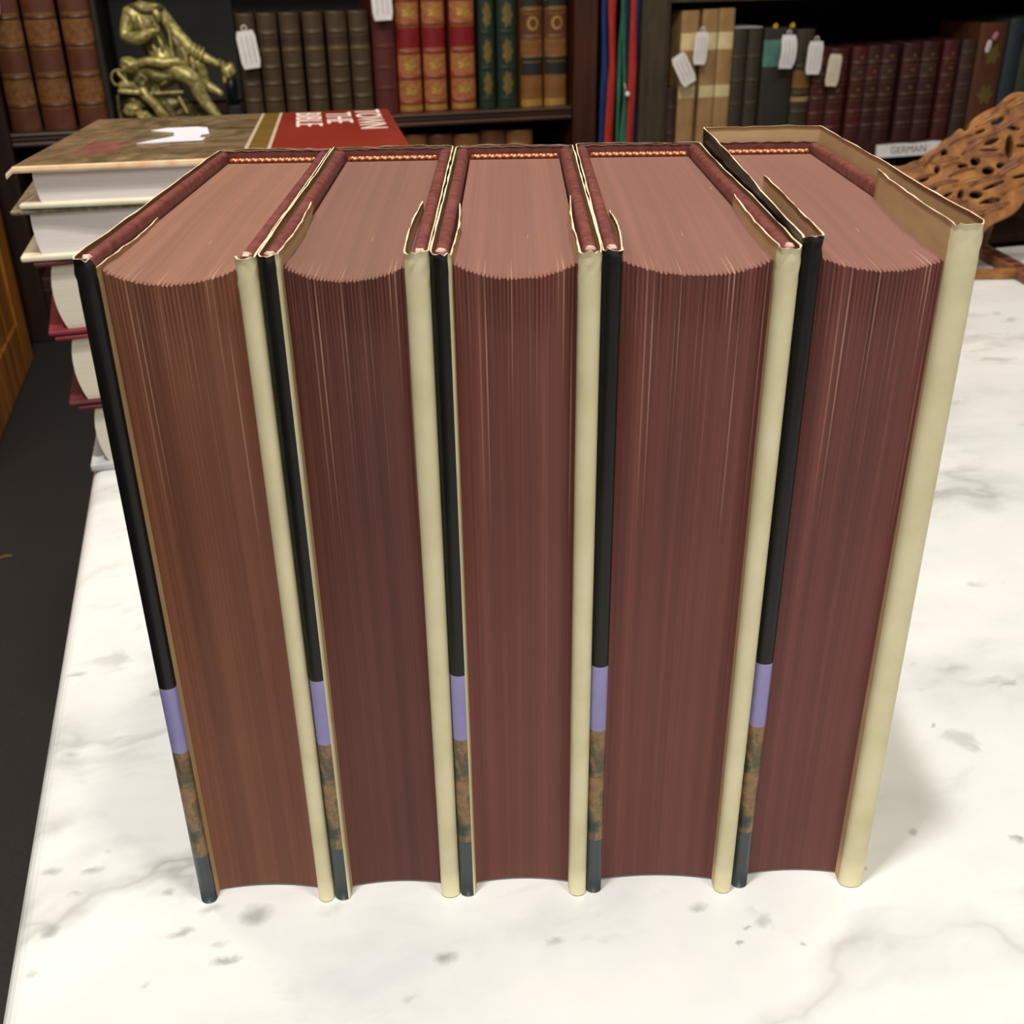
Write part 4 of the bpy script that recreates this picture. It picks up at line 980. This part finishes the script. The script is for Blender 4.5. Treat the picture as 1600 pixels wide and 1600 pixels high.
cu = bpy.data.curves.new('panel', 'CURVE'); cu.dimensions = '2D'; cu.fill_mode = 'BOTH'; cu.extrude = .0040; cu.bevel_depth = .0016; cu.bevel_resolution = 1; cu.resolution_u = 3
def spl(pts_):
    s_ = cu.splines.new('POLY'); s_.points.add(len(pts_)-1)
    for p_, q in zip(s_.points, pts_): p_.co = (q[0], q[1], 0, 1)
    s_.use_cyclic_u = True
# soften the outline (Chaikin)
o_ = OUT
for _ in range(2):
    n_ = []
    for a, b in zip(o_, o_[1:]+o_[:1]):
        n_ += [(a[0]*.75+b[0]*.25, a[1]*.75+b[1]*.25), (a[0]*.25+b[0]*.75, a[1]*.25+b[1]*.75)]
    o_ = n_
spl(o_)
for (cx, cy), a, b, g in HOLES:
    a = a*1.15+.0016; b = b*1.2+.0016; gg = R(g)
    spl([(cx+a*math.cos(t_)*math.cos(gg)-b*math.sin(t_)*math.sin(gg), cy+a*math.cos(t_)*math.sin(gg)+b*math.sin(t_)*math.cos(gg)) for t_ in [2*math.pi*k/14 for k in range(14)]])
co = bpy.data.objects.new('panel', cu); COL.objects.link(co)
me = bpy.data.meshes.new_from_object(co.evaluated_get(bpy.context.evaluated_depsgraph_get())); bpy.data.objects.remove(co)
me.name = 'pierced_panel'; me.materials.clear(); me.materials.append(M_carved)
pn = bpy.data.objects.new('pierced_panel', me); COL.objects.link(pn); pn.parent = cs
pn.rotation_euler = (R(90)-LEAN, 0, 0)
# raised carved leaves running up the panel between the holes
LV = [((-.088, .1135), (-.052, .124)), ((-.060, .118), (-.040, .137)), ((-.074, .103), (-.048, .111)), ((-.052, .122), (-.022, .128)), ((-.034, .141), (-.008, .152)), ((-.020, .131), (.012, .152)), ((-.006, .160), (.030, .176)), ((.008, .170), (.036, .189)), ((.014, .152), (.048, .171)), ((.024, .176), (.062, .192)), ((-.034, .108), (-.004, .117)), ((-.058, .095), (-.022, .104)), ((-.028, .098), (.010, .107)), ((-.008, .128), (.026, .130)), ((.016, .106), (.050, .124)), ((.024, .088), (.052, .101)), ((-.010, .098), (.028, .109)), ((-.044, .080), (-.012, .082)), ((-.016, .070), (.026, .074)), ((.002, .066), (.034, .080)), ((.040, .124), (.074, .139)), ((.042, .148), (.070, .156)), ((.052, .178), (.086, .176)), ((.056, .112), (.084, .126)), ((-.030, .052), (.006, .066)), ((-.024, .020), (-.012, .050)), ((-.014, .142), (.004, .149)), ((-.040, .118), (-.020, .1235)), ((-.066, .088), (-.046, .087)), ((-.044, .052), (-.026, .062))]
rl_ = random.Random(9)
for k, (a, b) in enumerate(LV):
    A2, B2 = Vector((*a, 0)), Vector((*b, 0)); d_ = B2-A2; L_ = d_.length; d_.normalize(); pr = Vector((-d_.y, d_.x, 0))
    wl = L_*rl_.uniform(.085, .13)
    vs, fs = [], []; n_ = 8
    for q in range(n_+1):
        f_ = q/n_; ww = wl*(math.sin(math.pi*min(f_*.92+.05, 1)))**.8; c_ = A2+d_*L_*f_ + pr*math.sin(math.pi*f_)*L_*.06
        vs += [c_-pr*ww+Vector((0, 0, .0048)), c_-pr*ww*.4+Vector((0, 0, .0048+.0022)), c_+Vector((0, 0, .0048+.0012)), c_+pr*ww*.4+Vector((0, 0, .0048+.0022)), c_+pr*ww+Vector((0, 0, .0048))]
    for q in range(n_):
        for j in range(4): fs.append((q*5+j, q*5+j+1, q*5+j+6, q*5+j+5))
    fs.append((0, 1, 2, 3, 4)[::-1]); fs.append(tuple(n_*5+j for j in range(5)))
    vs2 = [Vector(v) for v in vs]
    lf = meshobj('carved_leaf', vs2, fs, M_carved2 if k % 3 else M_carved, cs, smooth=False)
    lf.rotation_euler = (R(90)-LEAN, 0, 0); lf.location = (0, 0, 0)
# base rail with inlaid dark squares, rear strut
rl2 = bmesh.new(); add_box(rl2, -.011, .011, -.055, .125, 0, .010, .0015); rr_ = bmobj('foot_rail', rl2, M_carved2, cs); rr_.location = (.053, .0, 0); rr_.rotation_euler = (0, 0, R(4))
M_inlay = mottled('dark_inlay', s2l((60, 34, 22)), s2l((84, 50, 34)), 80, .5)
for k in range(9):
    b_ = box('inlay_square', -.0040, .0040, -.0045, .0045, .0101, .0108, M_inlay, rr_); b_.location = (0, -.046+k*.0195, 0)
ft = bmesh.new(); add_box(ft, -.040, .045, -.004, .006, .0, .010, .0015); bmobj('foot_block', ft, M_carved, cs)
rs = bmesh.new(); add_box(rs, -.006, .006, -.004, .004, .0, .15, .001); o_s = bmobj('rear_strut', rs, M_carved2, cs); o_s.location = (.045, .105, .0105); o_s.rotation_euler = (R(18), 0, 0)
